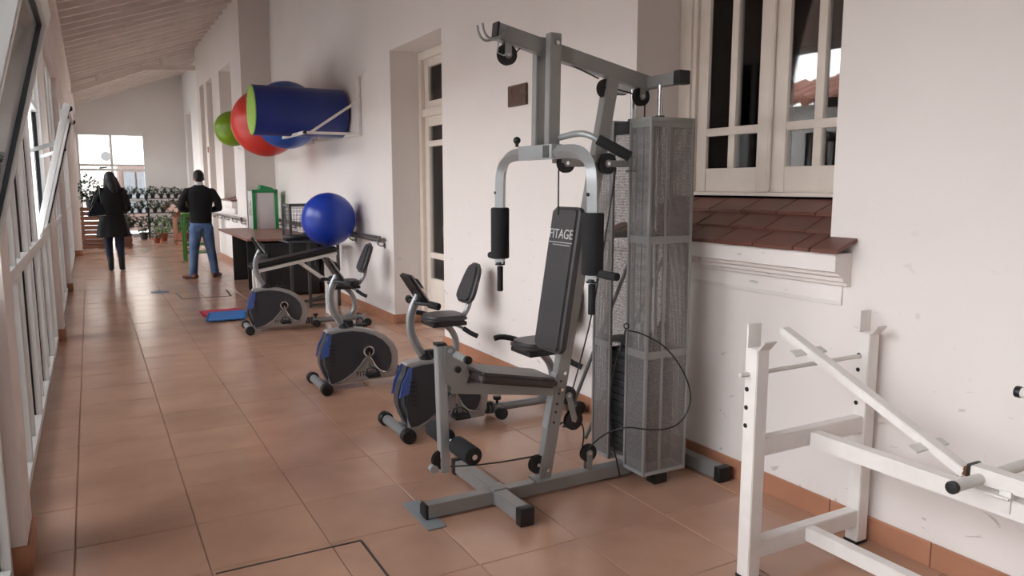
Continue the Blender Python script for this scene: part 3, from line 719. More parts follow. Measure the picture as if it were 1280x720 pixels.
# weight tower
for y in (2.93, 3.14): MB().cyl((2.43, y, .07), (2.43, y, 1.975), .0125, 16).build('guide_rod', M['chrome'], g)
for i in range(14):
    z = .115 + i * .0385
    b = MB(); b.box((2.345, 2.875, z), (2.515, 3.215, z + .036), .007); b.build('weight_plate', M['weight'], g)
MB().cyl((2.43, Y0 - .01, .655), (2.43, Y0 - .01, .80), .016, 14).build('selector_rod', M['chrome'], g)
MB().cyl((2.335, Y0 - .04, .72), (2.335, Y0 + .0, .72), .03, 18).ell((2.34, Y0 - .02, .70), (.03, .03, .035)).build('selector_knob', K, g)
MB().box((2.34, 2.84, .075), (2.52, 3.25, .10), .004).build('stack_tray', S, g)
b = MB(); b.ell((2.42, 2.92, .69), (.06, .05, .03)).ell((2.46, 2.95, .74), (.04, .03, .05)).ell((2.39, 2.9, .71), (.04, .03, .03)).ell((2.48, 2.93, .80), (.02, .02, .03)); b.build('folded_cloth', M['rub'], g, voxel=.008)
ZB, ZT = .07, 1.815
for s_, (ya, yb) in ((-1, (2.835, 2.985)), (1, (3.125, 3.27))):
    out, inn = (ya, yb) if s_ < 0 else (yb, ya)
    xa, xb = 2.305, 2.56
    h = thing('tmp', 'x', 'x') if 0 else None
    sh = MB().box((xa - .006, ya - .006, ZT - .022), (xb + .006, yb + .006, ZT), .003).build('shroud_top', S, g)
    MB().box((xa - .006, ya - .006, ZB), (xb + .006, yb + .006, ZB + .018), .003).build('shroud_bottom', S2, g)
    fr = MB()
    for px, py in ((xa, inn), (xa, out), (xb, out), (xb, inn)):
        fr.box((px - .007, py - .007, ZB), (px + .007, py + .007, ZT), .002)
    fr.box((xa + .09, out - .004, ZB), (xa + .105, out + .004, ZT), .001)
    for z in (.66, 1.22, ZT - .045):
        fr.box((xa - .003, min(ya, yb), z), (xa + .003, max(ya, yb), z + .035)); fr.box((xa, out - .003, z), (xb, out + .003, z + .035)); fr.box((xb - .003, ya, z), (xb + .003, yb, z + .035))
    fr.build('shroud_frame', S, g)
    p = MB(); e_ = .0015
    p.box((xa - e_, ya, ZB + .02), (xa + e_, yb, ZT - .02)); p.box((xa, out - e_, ZB + .02), (xb, out + e_, ZT - .02)); p.box((xb - e_, ya, ZB + .02), (xb + e_, yb, ZT - .02))
    p.build('perforated_cover', M['perf'], g, smooth=False)
for y in (2.93, 3.14): MB().cyl((2.43, y, ZT), (2.43, y, ZT + .014), .024, 16).build('rod_collar', K, g)
MB().box((2.30, 2.99, ZT - .07), (2.34, 3.12, ZT - .01), .004).build('shroud_spacer', K, g)
# ------------------------------------------------------------------ pole leaning behind the gym
pl = thing('leaning_steel_stand', 'thin grey steel frame with one rung leaning against the wall behind the gym', 'frame', (2.6, 3.6, 0))
MB().cyl((2.50, 3.62, 0), (2.80, 3.28, 1.15), .011, 12).build('rail', M['grey'], pl); MB().cyl((2.50, 3.86, 0), (2.80, 3.56, 1.15), .011, 12).build('rail', M['grey'], pl)
MB().cyl((2.655, 3.44, .60), (2.655, 3.70, .60), .014, 12).build('rung', M['grey'], pl)

# ------------------------------------------------------------------ recumbent bikes
def make_bike():
    r = thing('exercise_bike', 'bike', 'exercise bike', (0, 0, 0), 'recumbent exercise bikes in a row')
    T = M['btube']
    # shell
    outline = [(.06, .03), (.57, .042), (.588, .10), (.598, .17), (.592, .24), (.56, .31), (.50, .365), (.42, .41), (.33, .435), (.24, .447), (.14, .445), (.06, .437), (.055, .425), (.085, .41), (.07, .30), (.05, .2), (.055, .10)]
    MB().prism(outline, -.058, .058, .012).build('shell', M['bgrey'], r)
    nose = [(.065, .035), (.045, .075), (.02, .13), (.0, .19), (-.002, .25), (.018, .32), (.045, .37), (.06, .42), (.12, .42), (.12, .035)]
    nm = MB().prism(nose, -.066, .066, .03).build('front_cover', M['bdark'], r)
    bp_ = [(-.005, .235), (.012, .32), (.04, .37), (.058, .415), (.085, .415), (.075, .34), (.06, .26)]
    for s_ in (-1, 1): MB().prism(bp_, s_ * .0675 - .004, s_ * .0675 + .004, .002).build('blue_insert', M['bblue'], r)
    dark = [(.085, .415), (.15, .425), (.24, .425), (.33, .41), (.41, .38), (.475, .335), (.52, .28), (.54, .22), (.538, .16), (.52, .115), (.50, .095), (.455, .105), (.41, .145), (.375, .215), (.355, .235), (.325, .215), (.29, .17), (.24, .12), (.17, .075), (.11, .05), (.07, .045), (.05, .10), (.04, .2), (.06, .32)]
    for s_ in (-1, 1):
        MB().prism(dark, s_ * .062 - .006, s_ * .062 + .006, .003).build('side_panel', M['bdark'], r)
        tr = [(x, s_ * .07, z) for x, z in [(.065, .043), (.11, .045), (.17, .068), (.24, .11), (.29, .16), (.325, .205), (.355, .23), (.378, .205), (.41, .14), (.455, .098), (.50, .088), (.53, .10)]]
        MB().tube(tr, .005, 6, smooth=1).build('trim', M['bsilver'], r)
        rb = MB()
        for k in range(6): rb.bar((.055 + .004 * k, s_ * .069, .33 - .028 * k), (.105, s_ * .069, .325 - .028 * k), .006, .007, bev=.001)
        rb.build('vent_ribs', K, r)['kind'] = 'stuff'
        MB().ring((.36, s_ * .069, .262), (0, 1, 0), .036, .007).build('crank_ring', M['bsilver'], r)
        MB().cyl((.36, s_ * .06, .262), (.36, s_ * .072, .262), .032, 20).build('crank_boss', K, r)
        MB().bar((.36, s_ * .082, .262), (.362 if s_ < 0 else .358, s_ * .088, .262 + s_ * .165), .014, .012, up=(0, 1, 0)).build('crank_arm', M['chrome'], r)
        zc_ = .262 + s_ * .165
        pd_ = MB().box((.315, s_ * .10 - .0, zc_ - .012), (.41, s_ * .19, zc_ + .012), .006).build('pedal', K, r)
        MB().tube([(.325, s_ * .11, zc_ + .01), (.33, s_ * .12, zc_ + .05), (.36, s_ * .15, zc_ + .06), (.395, s_ * .17, zc_ + .04), (.40, s_ * .18, zc_ + .01)], .006, 8, smooth=1).build('strap', K, pd_)
    text_mesh('logo', 'FITAGE', .052, M['printd'], r, (.35, -.0585, .09), (1, 0, -.02), (0, 0, 1), .001, 1.05)
    # front stabiliser
    MB().cyl((.0, -.19, .045), (.0, .19, .045), .031, 20).build('front_stabiliser', T, r)
    for s_ in (-1, 1): MB().cyl((0, s_ * .165, .045), (0, s_ * .225, .045), .044, 22, .008).build('stabiliser_cap', K, r)
    MB().bar((.02, 0, .05), (.10, 0, .05), .06, .03).build('front_bracket', T, r)
    # handlebar post and console
    MB().tube([(.205, 0, .43), (.165, 0, .49), (.115, 0, .58), (.098, 0, .66), (.105, 0, .74), (.145, 0, .82), (.165, 0, .85)], .027, 16, smooth=2, flat=.8).build('handlebar_post', T, r)
    MB().cyl((.215, -.02, .415), (.185, 0, .475), .036, 18).build('post_sleeve', K, r)
    MB().box((.19, -.025, .44), (.26, .025, .50), .008).build('tension_knob', K, r)
    R = rot('Y', -37)
    cs = MB().box((.12, -.085, .775), (.15, .085, .985), .010, rot=rot('Y', -33)).build('console', K, r)
    MB().box((.138, -.092, .773), (.15, .092, .987), .005, rot=rot('Y', -33)).build('console_rim', M['bsilver'], cs)
    MB().box((.153, -.05, .88), (.155, .05, .95), .001, rot=rot('Y', -33)).build('screen', M['bdark'], cs)
    MB().tube([(.22, -.12, .79), (.15, -.06, .80), (.12, 0, .80), (.13, .08, .80), (.16, .14, .80)], .013, 12, smooth=2).build('handlebar', K, r)
    MB().cyl((.185, -.09, .795), (.225, -.155, .785), .022, 18, .005).build('handlebar_grip', M['rub'], r)
    MB().cyl((.135, .09, .80), (.155, .165, .80), .022, 18, .005).build('handlebar_grip', M['rub'], r)
    # rail to the seat
    MB().tube([(.55, 0, .075), (.72, 0, .07), (1.22, 0, .07)], .027, 14, flat=1).build('rail', T, r)
    for x0 in (.585, .615, .645): MB().ring((x0, 0, .075), (1, 0, 0), .03, .01, 20).build('collar_ring', M['grey'], r)
    MB().cyl((.68, -.075, .06), (.68, .075, .06), .028, 18).build('middle_foot', T, r)
    for s_ in (-1, 1): MB().cyl((.68, s_ * .06, .05), (.68, s_ * .10, .05), .04, 20, .006).build('stabiliser_cap', K, r)
    MB().cyl((.69, 0, .09), (.69, 0, .125), .009, 10).cyl((.69, 0, .12), (.69, 0, .145), .026, 18, .005).build('adjusting_knob', K, r)
    MB().tube([(1.0, 0, .075), (1.06, 0, .10), (1.105, 0, .16), (1.115, 0, .23), (1.095, 0, .31), (1.05, 0, .37), (1.0, 0, .41)], .026, 14, smooth=2).build('seat_post', T, r)
    MB().cyl((1.2, -.19, .045), (1.2, .19, .045), .028, 18).build('rear_stabiliser', T, r)
    for s_ in (-1, 1): MB().cyl((1.2, s_ * .17, .045), (1.2, s_ * .215, .045), .042, 20, .007).build('stabiliser_cap', K, r)
    # seat
    def cush(a, b_, w0, w1, th, up, nm):
        a = Vector(a); b_ = Vector(b_); L = (b_ - a).length; z = (b_ - a).normalized(); u = Vector(up).normalized(); x = u.cross(z).normalized(); u = z.cross(x)
        n = 28; poly = []
        for k in range(n):
            t_ = 2 * PI * k / n; cx = math.copysign(abs(math.cos(t_)) ** .55, math.cos(t_)); cz = math.copysign(abs(math.sin(t_)) ** .6, math.sin(t_))
            ww = w0 + (w1 - w0) * (cz + 1) / 2; poly.append((cx * ww / 2, cz * L / 2))
        t = MB().prism(poly, -th/2, th/2, th * .38).bm
        bmesh.ops.transform(t, matrix=Matrix.Translation((a + b_) / 2) @ Matrix((x, u, z)).transposed().to_4x4(), verts=t.verts)
        return MB().merge(t).build(nm, M['vinyl'], r, angle=60)
    cush((.83, 0, .455), (1.17, 0, .455), .30, .34, .06, (0, 0, 1), 'seat')
    MB().box((.86, -.13, .40), (1.15, .13, .432), .01).build('seat_base', K, r)
    cush((1.175, 0, .56), (1.30, 0, .875), .31, .19, .06, (-1, 0, .4), 'backrest')
    MB().tube([(1.08, 0, .42), (1.17, 0, .44), (1.225, 0, .52), (1.25, 0, .64)], .021, 12, smooth=2).build('backrest_strut', T, r)
    MB().tube([(1.17, -.24, .335), (1.10, -.16, .385), (1.06, 0, .41), (1.02, .16, .42), (.98, .2, .44), (.87, .235, .475)], .012, 12, smooth=2).build('seat_handle', T, r)
    MB().tube([(1.10, -.165, .385), (1.14, -.21, .352), (1.18, -.25, .33)], .019, 14).build('seat_grip', M['rub'], r)
    MB().tube([(.99, .19, .435), (.93, .225, .46), (.85, .24, .478), (.80, .245, .47)], .019, 14, smooth=1).build('seat_grip', M['rub'], r)
    return r
bike = make_bike()
bk2 = copy_tree(bike); bk3 = copy_tree(bike)
bike.location = (1.54, 4.24, 0); bk2.location = (1.40, 5.48, 0); bk3.location = (1.34, 8.05, 0); bk3.rotation_euler.z = math.radians(-4)
bike['label'] = 'grey recumbent exercise bike directly behind the multi gym, nearest the camera'
bk2['label'] = 'grey recumbent exercise bike in the middle of the row of three'
bk3['label'] = 'grey recumbent exercise bike farthest away, in front of the white bench'
cab([(2.50, 4.05, .40), (2.49, 4.02, .30), (2.47, 4.03, .22)], .002, bike) if 0 else None

# ------------------------------------------------------------------ white weight bench frame
r = thing('weight_bench_frame', 'bare white steel weight bench frame with bar cradles and rust spots', 'bench frame', (2.43, 1.97, 0))
Wt = M['white']
for x in (2.13, 2.76):
    u = MB().bar((x, 1.975, 0.0), (x, 1.975, .90), .062, .06, up=(0, 1, 0)).build('upright', Wt, r)
    for z in (.745, .675, .605) + ((.807,) if x > 2.5 else ()): MB().cyl((x - .033, 1.99, z), (x - .029, 1.99, z), .009, 14).build('hole', K, u)
    c = MB(); c.box((x - .035, 1.99, .90), (x + .032, 1.998, .99), .002); c.box((x - .035, 1.945, .896), (x + .032, 1.998, .903), .002)
    c.bar((x, 1.945, .90), (x, 1.915, .935), .067, .006, up=(0, 1, 0)); c.build('bar_cradle', Wt, u)
    MB().box((x - .034, 1.942, 0), (x + .034, 2.008, .012), .002).build('foot_cap', K, u)
MB().cyl((2.055, 1.985, .803), (2.785, 1.985, .803), .0085, 12).build('safety_rod', M['whited'], r)
MB().bar((2.16, 1.975, .52), (2.73, 1.975, .52), .045, .07).build('upper_crossbar', Wt, r)
MB().bar((2.16, 1.975, .115), (2.73, 1.975, .115), .05, .07).build('lower_crossbar', Wt, r)
MB().bar((2.435, 1.95, .512), (2.435, .55, .512), .055, .06).build('main_beam', Wt, r)
MB().bar((2.435, 1.95, .12), (2.435, .55, .12), .05, .055).build('lower_beam', Wt, r)
MB().bar((2.435, .58, 0), (2.435, .58, .55), .06, .06, up=(0, 1, 0)).build('rear_leg', Wt, r)
MB().bar((2.435, 2.125, .915), (2.435, 1.355, .575), .05, .032).build('incline_bar', Wt, r)
for y in (2.0, 1.49):
    zz = .575 + (y - 1.355) * .4416 - .009
    MB().box((2.345, y - .018, zz - .003), (2.525, y + .018, zz + .003), .001, rot=rot('X', 23.8)).build('pad_bracket', M['whited'], r)
MB().bar((2.435, 1.335, .587), (2.435, .62, .587), .055, .05).build('seat_tube', Wt, r)
MB().box((2.405, 1.33, .56), (2.465, 1.342, .615), .002).build('rubber_gasket', K, r)
MB().ell((2.43, 1.352, .583), (.02, .014, .018)).cyl((2.41, 1.352, .583), (2.46, 1.352, .583), .01).build('rusty_hinge', M['rust'], r)
MB().cyl((2.27, 1.30, .578), (2.76, 1.30, .578), .018, 20).build('leg_bar', M['whited'], r)
for x in (2.255, 2.755): MB().cyl((x, 1.30, .578), (x + .02, 1.30, .578), .02, 20, .003).build('end_cap', M['blk'], r)
MB().box((2.40, 1.20, .50), (2.47, 1.235, .57), .003).build('seat_bracket', Wt, r)
MB().box((2.385, 1.20, .545), (2.485, 1.27, .553), .002).build('bracket_plate', Wt, r)
MB().tube([(2.60, 1.30, .834), (2.60, .9, .834), (2.60, .72, .80), (2.60, .62, .60), (2.46, .6, .55)], .017, 16, smooth=2).build('rear_handle', M['whited'], r)
MB().cyl((2.60, 1.315, .834), (2.60, 1.295, .834), .019, 18, .003).build('end_cap', K, r)

# ------------------------------------------------------------------ plaque, rails
r = solo(MB().box((2.808, 4.885, 2.08), (2.829, 5.155, 2.232), .004), 'wall_plaque', M['bronze'], 'small dark bronze plaque high on the wall behind the gym', 'plaque', (2.82, 5.02, 2.08))
def handrail(x, xw, y0, y1, n, label):
    r = thing('handrail', label, 'handrail', (xw, (y0 + y1) / 2, .85))
    b = MB(); b.cyl((x, y0, .925), (x, y1, .925), .021, 16); b.build('upper_bar', M['rail'], r)
    MB().cyl((x + .02, y0 + .02, .885), (x + .02, y1, .885), .012, 12).build('lower_bar', M['rail'], r)
    for i in range(n):
        y = y0 + .06 + (y1 - y0 - .12) * i / (n - 1)
        MB().tube([(x, y, .905), (x, y, .85), (x + .03, y, .83), (xw - .001, y, .83)], .008, 8).cyl((xw - .008, y, .83), (xw, y, .83), .03, 14).build('bracket', M['rail'], r)
handrail(2.75, W1, 7.98, 13.3, 6, 'grey metal handrail on the near wall behind the blue ball')
handrail(2.26, W2, 13.7, 19.3, 7, 'grey metal handrail on the far wall beside the man')

# ------------------------------------------------------------------ wall rack, balls, foam cylinder
r = thing('wall_rack', 'white tube wall rack holding the balls and the foam cylinder', 'rack', (2.8, 10.8, 2.1))
XF, ZR = 2.17, 2.085
ya, yb = 8.76, 13.0
MB().bar((XF, ya, ZR), (XF, yb, ZR), .035, .035).build('front_rail', Wt, r)
MB().bar((2.80, ya, ZR), (2.80, yb, ZR), .03, .03).build('wall_rail', Wt, r)
for i, y in enumerate((ya, 10.75, yb)):
    MB().bar((XF, y, ZR), (2.80, y, ZR), .03, .03).build('arm', Wt, r)
    MB().bar((2.81, y, 2.07), (2.81, y, 2.74), .035, .03, up=(0, 1, 0)).build('wall_upright', Wt, r)
    if i != 1: MB().bar((XF + .06, y, ZR), (2.80, y, 2.47), .028, .028).build('diagonal_brace', Wt, r)
    MB().cyl((XF - .022, y - .005, ZR), (XF - .016, y - .005, ZR), .012, 10).box((XF - .017, y - .024, ZR - .017), (XF + .017, y - .018, ZR + .017), .002).build('end_cap', K, r)
def ball(c, R, m, label, nm='exercise_ball', sq=1):
    b = MB(); b.ell((0, 0, 0), (R, R, R * sq), 48); b.cyl((0, 0, R * sq - .012), (0, 0, R * sq + .001), .012)
    for v in b.bm.verts: v.co = v.co
    bm = b.bm; bmesh.ops.translate(bm, vec=(0, 0, R * sq), verts=bm.verts)
    o = b.build(nm, m, None, angle=60); o.location = (c[0], c[1], c[2] - R * sq); return tag(o, label, 'ball')
ball((2.19, 11.0, 2.345), .455, M['rball'], 'large red exercise ball on the wall rack, left of the blue cylinder')
ball((2.28, 10.11, 2.385), .425, M['bball'], 'blue exercise ball on the wall rack, behind the dark blue cylinder')
ball((2.03, 12.75, 2.37), .27, M['gball'], 'small lime green exercise ball at the far end of the wall rack')
c = thing('foam_cylinder', 'dark blue foam cylinder with a lime green end lying on the wall rack', 'foam roller', (2.25, 9.38, 2.11))
MB().cyl((1.72, 9.40, 2.365), (2.79, 9.40, 2.365), .29, 56, .006).build('cover', M['gym'], c)
MB().cyl((1.712, 9.40, 2.365), (1.722, 9.40, 2.365), .283, 56, .002).build('end_disc', M['lime'], c, label='lime green round end of the cylinder')

# ------------------------------------------------------------------ white bench with ball
r = thing('sloping_bench', 'white framed sloping bench with a long black pad under the royal blue ball', 'bench', (2.0, 8.75, 0))
b = MB(); b.bar((1.50, 8.72, .60), (2.46, 8.72, .775), .28, .06, bev=.022); b.build('pad', mat('black_vinyl', '#1d1b1b', .45), r)
for y in (8.62, 8.82): MB().bar((1.55, y, .555), (2.45, y, .72), .035, .035).build('frame_rail', Wt, r)
for y in (8.62, 8.82): MB().bar((1.565, y, 0), (1.565, y, .555), .045, .045, up=(0, 1, 0)).build('front_leg', Wt, r)
MB().box((2.36, 8.60, 0), (2.44, 8.84, .69), .006).build('rear_support', Wt, r)
for y in (8.62, 8.82): MB().bar((2.05, y, .62), (2.37, y, .38), .03, .03).build('brace', Wt, r)
MB().bar((1.565, 8.60, .03), (1.565, 8.84, .03), .05, .05).build('foot', Wt, r)
ball((2.46, 8.95, 1.095), .315, M['dball'], 'royal blue exercise ball resting on the sloping bench by the wall')

# ------------------------------------------------------------------ grey stand with mesh cage
r = thing('steel_stand', 'dark grey steel tube stand behind the white sloping bench', 'stand', (2.4, 9.6, 0))
for x, y in ((2.16, 9.62), (2.30, 9.3), (2.66, 9.3), (2.66, 9.75)):
    MB().bar((x, y, 0), (x, y, .80), .035, .035, up=(0, 1, 0)).build('leg', M['grey'], r)
for a, b_ in (((2.16, 9.62, .03), (2.66, 9.75, .03)), ((2.30, 9.3, .03), (2.66, 9.3, .03)), ((2.30, 9.3, .10), (2.66, 9.72, .10))): MB().bar(a, b_, .035, .035).build('crossbar', M['grey'], r)
MB().box((2.05, 9.28, .80), (2.68, 9.78, .82), .004).build('tray', M['grey'], r)
b = MB(); b.box((2.06, 9.40, .825), (2.34, 9.60, .85), .008); b.ell((2.26, 9.5, .86), (.12, .08, .035)).ell((2.34, 9.46, .88), (.08, .06, .05)); 
tag(b.build('folded_exercise_belt', M['rub']), 'black folded belt and gloves lying on the steel stand by the desk', 'belt')
r = thing('mesh_cage', 'dark framed wire mesh cage standing behind the royal blue ball', 'cage', (2.6, 10.6, .78))
cx0, cx1, cy0, cy1, cz0, cz1 = 2.33, 2.69, 10.35, 10.8, .785, 1.24
f = MB()
for x in (cx0, cx1):
    for y in (cy0, cy1): f.box((x - .014, y - .014, cz0), (x + .014, y + .014, cz1))
for z in (cz0 + .014, cz1 - .014):
    for x in (cx0, cx1): f.box((x - .014, cy0, z - .014), (x + .014, cy1, z + .014))
    for y in (cy0, cy1): f.box((cx0, y - .014, z - .014), (cx1, y + .014, z + .014))
f.build('frame', M['grey'], r, smooth=False)
wi = MB()
for k in range(1, 9):
    t = k / 9; z = cz0 + (cz1 - cz0) * t; x = cx0 + (cx1 - cx0) * t; y = cy0 + (cy1 - cy0) * t
    for yy in (cy0, cy1): wi.tube([(cx0, yy, z), (cx1, yy, z)], .0025, 5).tube([(x, yy, cz0), (x, yy, cz1)], .0025, 5)
    for xx in (cx0, cx1): wi.tube([(xx, cy0, z), (xx, cy1, z)], .0025, 5).tube([(xx, y, cz0), (xx, y, cz1)], .0025, 5)
wi.build('wire_mesh', M['grey'], r)['kind'] = 'stuff'

# ------------------------------------------------------------------ desk and what stands on it
r = thing('desk', 'brown topped desk with black panel legs beside the far handrail', 'desk', (2.3, 11.8, 0))
MB().prism([(1.83, 13.4), (1.80, 10.6), (2.80, 10.25), (2.80, 13.4)], .75, .782, .006, axis='z').build('desk_top', M['desk'], r)
MB().box((1.93, 12.62, 0), (2.72, 12.66, .75), .003).build('end_panel', M['deskb'], r)
MB().box((1.93, 11.35, 0), (2.72, 11.39, .75), .003).build('end_panel', M['deskb'], r)
MB().box((2.30, 11.39, .2), (2.33, 12.62, .75), .003).build('modesty_panel', M['deskb'], r)
r = thing('low_cabinet', 'black low cabinet under the near end of the desk', 'cabinet', (2.45, 10.7, 0))
MB().box((2.0, 10.45, .02), (2.72, 11.1, .72), .005).build('body', M['deskb'], r)
for x0, x1 in ((2.02, 2.355), (2.365, 2.70)): d_ = MB().box((x0, 10.435, .05), (x1, 10.45, .70), .003).build('door', M['deskb'], r); MB().cyl((x1 - .04, 10.42, .4), (x1 - .04, 10.42, .5), .006, 8).build('handle', M['grey'], d_)
r = thing('framed_board_box', 'white display box with a green frame standing on the desk', 'display box', (2.55, 12.95, .782))
MB().box((2.30, 12.87, .785), (2.69, 13.25, 1.40), .004).build('body', M['board'], r)
b = MB(); b.box((2.30, 12.85, .785), (2.355, 12.875, 1.41), .003); b.box((2.655, 12.85, .785), (2.705, 12.875, 1.41), .003); b.box((2.30, 12.85, 1.375), (2.705, 12.875, 1.425), .003); b.box((2.69, 12.86, .785), (2.705, 13.25, 1.42), .003); b.box((2.30, 12.87, 1.40), (2.705, 13.25, 1.415), .003)
b.build('green_frame', M['green'], r)
MB().box((2.292, 12.95, 1.0), (2.30, 13.2, 1.25), .001).build('side_picture', M['paper'], r)
solo(MB().prism([(2.44, 1.425), (2.68, 1.425), (2.63, 1.455), (2.46, 1.50)], 12.95, 13.15, .004), 'green_wedge', M['green'], 'small green wedge lying on top of the white display box', 'wedge', (2.55, 13.05, 1.425))

# ------------------------------------------------------------------ mats
def puzzle(x0, y0, x1, y1, z0, m, label, skew=.0):
    poly = []; n = 6
    def edge(a, b_):
        a = Vector(a); b_ = Vector(b_); d = (b_ - a) / n; nn = Vector((d.y, -d.x)).normalized() * .025
        for i in range(n):
            p = a + d * i
            for t, o in ((0, 0), (.3, 0), (.25, 1), (.75, 1), (.7, 0)): poly.append(tuple(p + d * t + nn * o))
    edge((x0, y0), (x1, y0)); edge((x1, y0), (x1 + skew, y1)); edge((x1 + skew, y1), (x0 + skew, y1)); edge((x0 + skew, y1), (x0, y0))
    return solo(MB().prism(poly, z0, z0 + .012, axis='z'), 'puzzle_mat', m, label, 'mat', ((x0 + x1) / 2, (y0 + y1) / 2, z0), smooth=False)
puzzle(1.08, 9.22, 1.50, 9.62, .001, M['matr'], 'red foam puzzle mat lying flat behind the blue one')
puzzle(1.05, 8.80, 1.42, 9.36, .014, M['matb'], 'blue foam puzzle mat on the floor left of the farthest bike', .10)

# ------------------------------------------------------------------ green stool
r = thing('green_metal_table', 'green tubular metal table standing in front of the man', 'table', (1.83, 16.4, 0))
for x in (1.60, 2.08):
    for y in (16.2, 16.6): MB().bar((x, y, 0), (x, y, .92), .04, .04, up=(0, 1, 0)).build('leg', M['greenp'], r)
for y in (16.2, 16.6):
    for z in (.16, .32, .9): MB().bar((1.6, y, z), (2.08, y, z), .025, .025).build('crossbar', M['greenp'], r)
MB().box((1.57, 16.17, .92), (2.11, 16.63, .945), .005).build('table_top', M['greenp'], r)
solo(MB().box((2.325, 17.9, 2.2), (2.34, 18.0, 2.32), .004), 'wall_alarm', M['red'], 'small red box high on the far wall above the man', 'alarm', (2.335, 17.95, 2.2))

# ------------------------------------------------------------------ people
def hand(b, wrist, dirv, palm_n, side, curl=.5, s=1.0):
    """palm with four unequal bent fingers and a side thumb, as limbs of the body surface"""
    w_ = Vector(wrist); d = Vector(dirv).normalized(); n = Vector(palm_n).normalized(); n = (n - d * n.dot(d)).normalized(); a = d.cross(n) * side
    pc = w_ + d * .045 * s
    for k in (-1.5, -.5, .5, 1.5): b.limb([w_ + a * k * .012, w_ + d * .085 * s + a * k * .021], [.013, .011], 8)
    for k, L in ((-1.5, .075), (-.5, .085), (.5, .08), (1.5, .062)):
        p0 = w_ + d * .085 * s + a * k * .021
        p1 = p0 + (d + n * curl * .5).normalized() * L * .5; p2 = p1 + (d + n * curl * 1.6).normalized() * L * .32; p3 = p2 + (d * .4 + n * curl * 2).normalized() * L * .25
        b.limb([p0, p1, p2, p3], [.0095, .009, .0085, .0075], 8)
    t0 = w_ + d * .02 - a * .022; t1 = t0 - a * .03 + d * .025 + n * .01; t2 = t1 + d * .03 + n * .02; b.limb([t0, t1, t2], [.013, .011, .009], 8)
def head(b, c, R=(.075, .095, .115), face=(0, 1, 0), tilt=0):
    """skull, jaw, nose, ears, brow and lips; face looks along +y tilted down by tilt degrees"""
    c = Vector(c); q = rot('X', -tilt)
    P = lambda x, y, z: c + q @ Vector((x, y, z))
    b.ell(P(0, -.005, .02), (R[0], R[1], R[2] * .85), 20); b.ell(P(0, .025, -.045), (.056, .062, .062), 18)
    b.limb([P(0, .085, .01), P(0, .108, -.022)], [.009, .014], 8); b.limb([P(-.03, .084, .025), P(.03, .084, .025)], [.012, .012], 8)
    b.limb([P(-.018, .082, -.05), P(.018, .082, -.05)], [.009, .009], 8)
    for s_ in (-1, 1):
        b.ell(P(s_ * .078, 0, -.005), (.012, .02, .032), 10); b.ell(P(s_ * .03, .083, .008), (.014, .01, .009), 8)
r = thing('person', 'person in black sweater and blue jeans standing with back turned, head bowed', 'person', (1.54, 13.1, 0))
PX, PY = 1.54, 13.1
b = MB()
b.loft([(PX, PY, .84, .12, .08), (PX, PY, 1.1, .12, .08), (PX, PY, 1.3, .15, .085), (PX, PY, 1.42, .12, .07)]); b.limb([(PX, PY + .0, 1.42), (PX, PY + .03, 1.53)], [.06, .055])
head(b, (PX + .005, PY + .06, 1.60), tilt=28)
HL, HR = (PX - .07, PY, .86), (PX + .07, PY, .86)
KL, KR = (1.42, 13.14, .47), (1.67, 13.16, .47); AL, AR = (1.385, 13.08, .09), (1.715, 13.10, .09)
b.limb([HL, KL, AL], [.075, .055, .04]); b.limb([HR, KR, AR], [.075, .055, .04])
b.limb([AL, (1.34, 13.14, .05), (1.30, 13.2, .035)], [.04, .035, .03], 10); b.limb([AR, (1.74, 13.17, .05), (1.77, 13.22, .035)], [.04, .035, .03], 10)
SL, SR = (PX - .185, PY, 1.385), (PX + .185, PY, 1.385); EL, ER = (PX - .28, PY - .0, 1.13), (PX + .28, PY, 1.13); WL, WR = (PX - .13, PY + .24, 1.10), (PX + .13, PY + .24, 1.10)
b.limb([SL, EL, WL], [.05, .04, .028]); b.limb([SR, ER, WR], [.05, .04, .028])
hand(b, WL, (.3, .9, .1), (.6, 0, -1), 1, .7); hand(b, WR, (-.3, .9, .1), (-.6, 0, -1), -1, .7)
b.build('body', M['skin'], r, voxel=.0065)
b = MB()
b.loft([(PX, PY, .845, .155, .115), (PX, PY, .93, .165, .125), (PX, PY, 1.05, .165, .12), (PX, PY, 1.2, .185, .125), (PX, PY, 1.33, .205, .13), (PX, PY, 1.40, .20, .115), (PX, PY + .01, 1.45, .15, .095), (PX, PY + .015, 1.48, .09, .08), (PX, PY + .025, 1.505, .065, .065)])
b.limb([SL, (PX - .26, PY, 1.26), EL, (PX - .20, PY + .14, 1.10), (PX - .14, PY + .22, 1.10)], [.066, .062, .056, .048, .04]); b.limb([SR, (PX + .26, PY, 1.26), ER, (PX + .20, PY + .14, 1.10), (PX + .14, PY + .22, 1.10)], [.066, .062, .056, .048, .04])
b.build('sweater', M['sweat'], r, voxel=.011, label='plain black sweater')
MB().loft([(PX, PY + .02, 1.495, .068, .068), (PX, PY + .035, 1.535, .066, .064), (PX, PY + .03, 1.545, .064, .062)], 20).build('collar', M['board'], r)
b = MB()
b.loft([(PX, PY, .80, .165, .12), (PX, PY, .86, .17, .125), (PX, PY, .93, .155, .115)])
b.limb([(PX - .085, PY, .80), (PX - .10, PY + .01, .66), (1.42, 13.14, .47), (1.40, 13.11, .28), (1.385, 13.09, .07)], [.10, .09, .074, .066, .062]); b.limb([(PX + .085, PY, .80), (PX + .10, PY + .01, .66), (1.67, 13.16, .47), (1.695, 13.13, .28), (1.715, 13.10, .07)], [.10, .09, .074, .066, .062])
jn = b.build('jeans', M['jean'], r, voxel=.011)
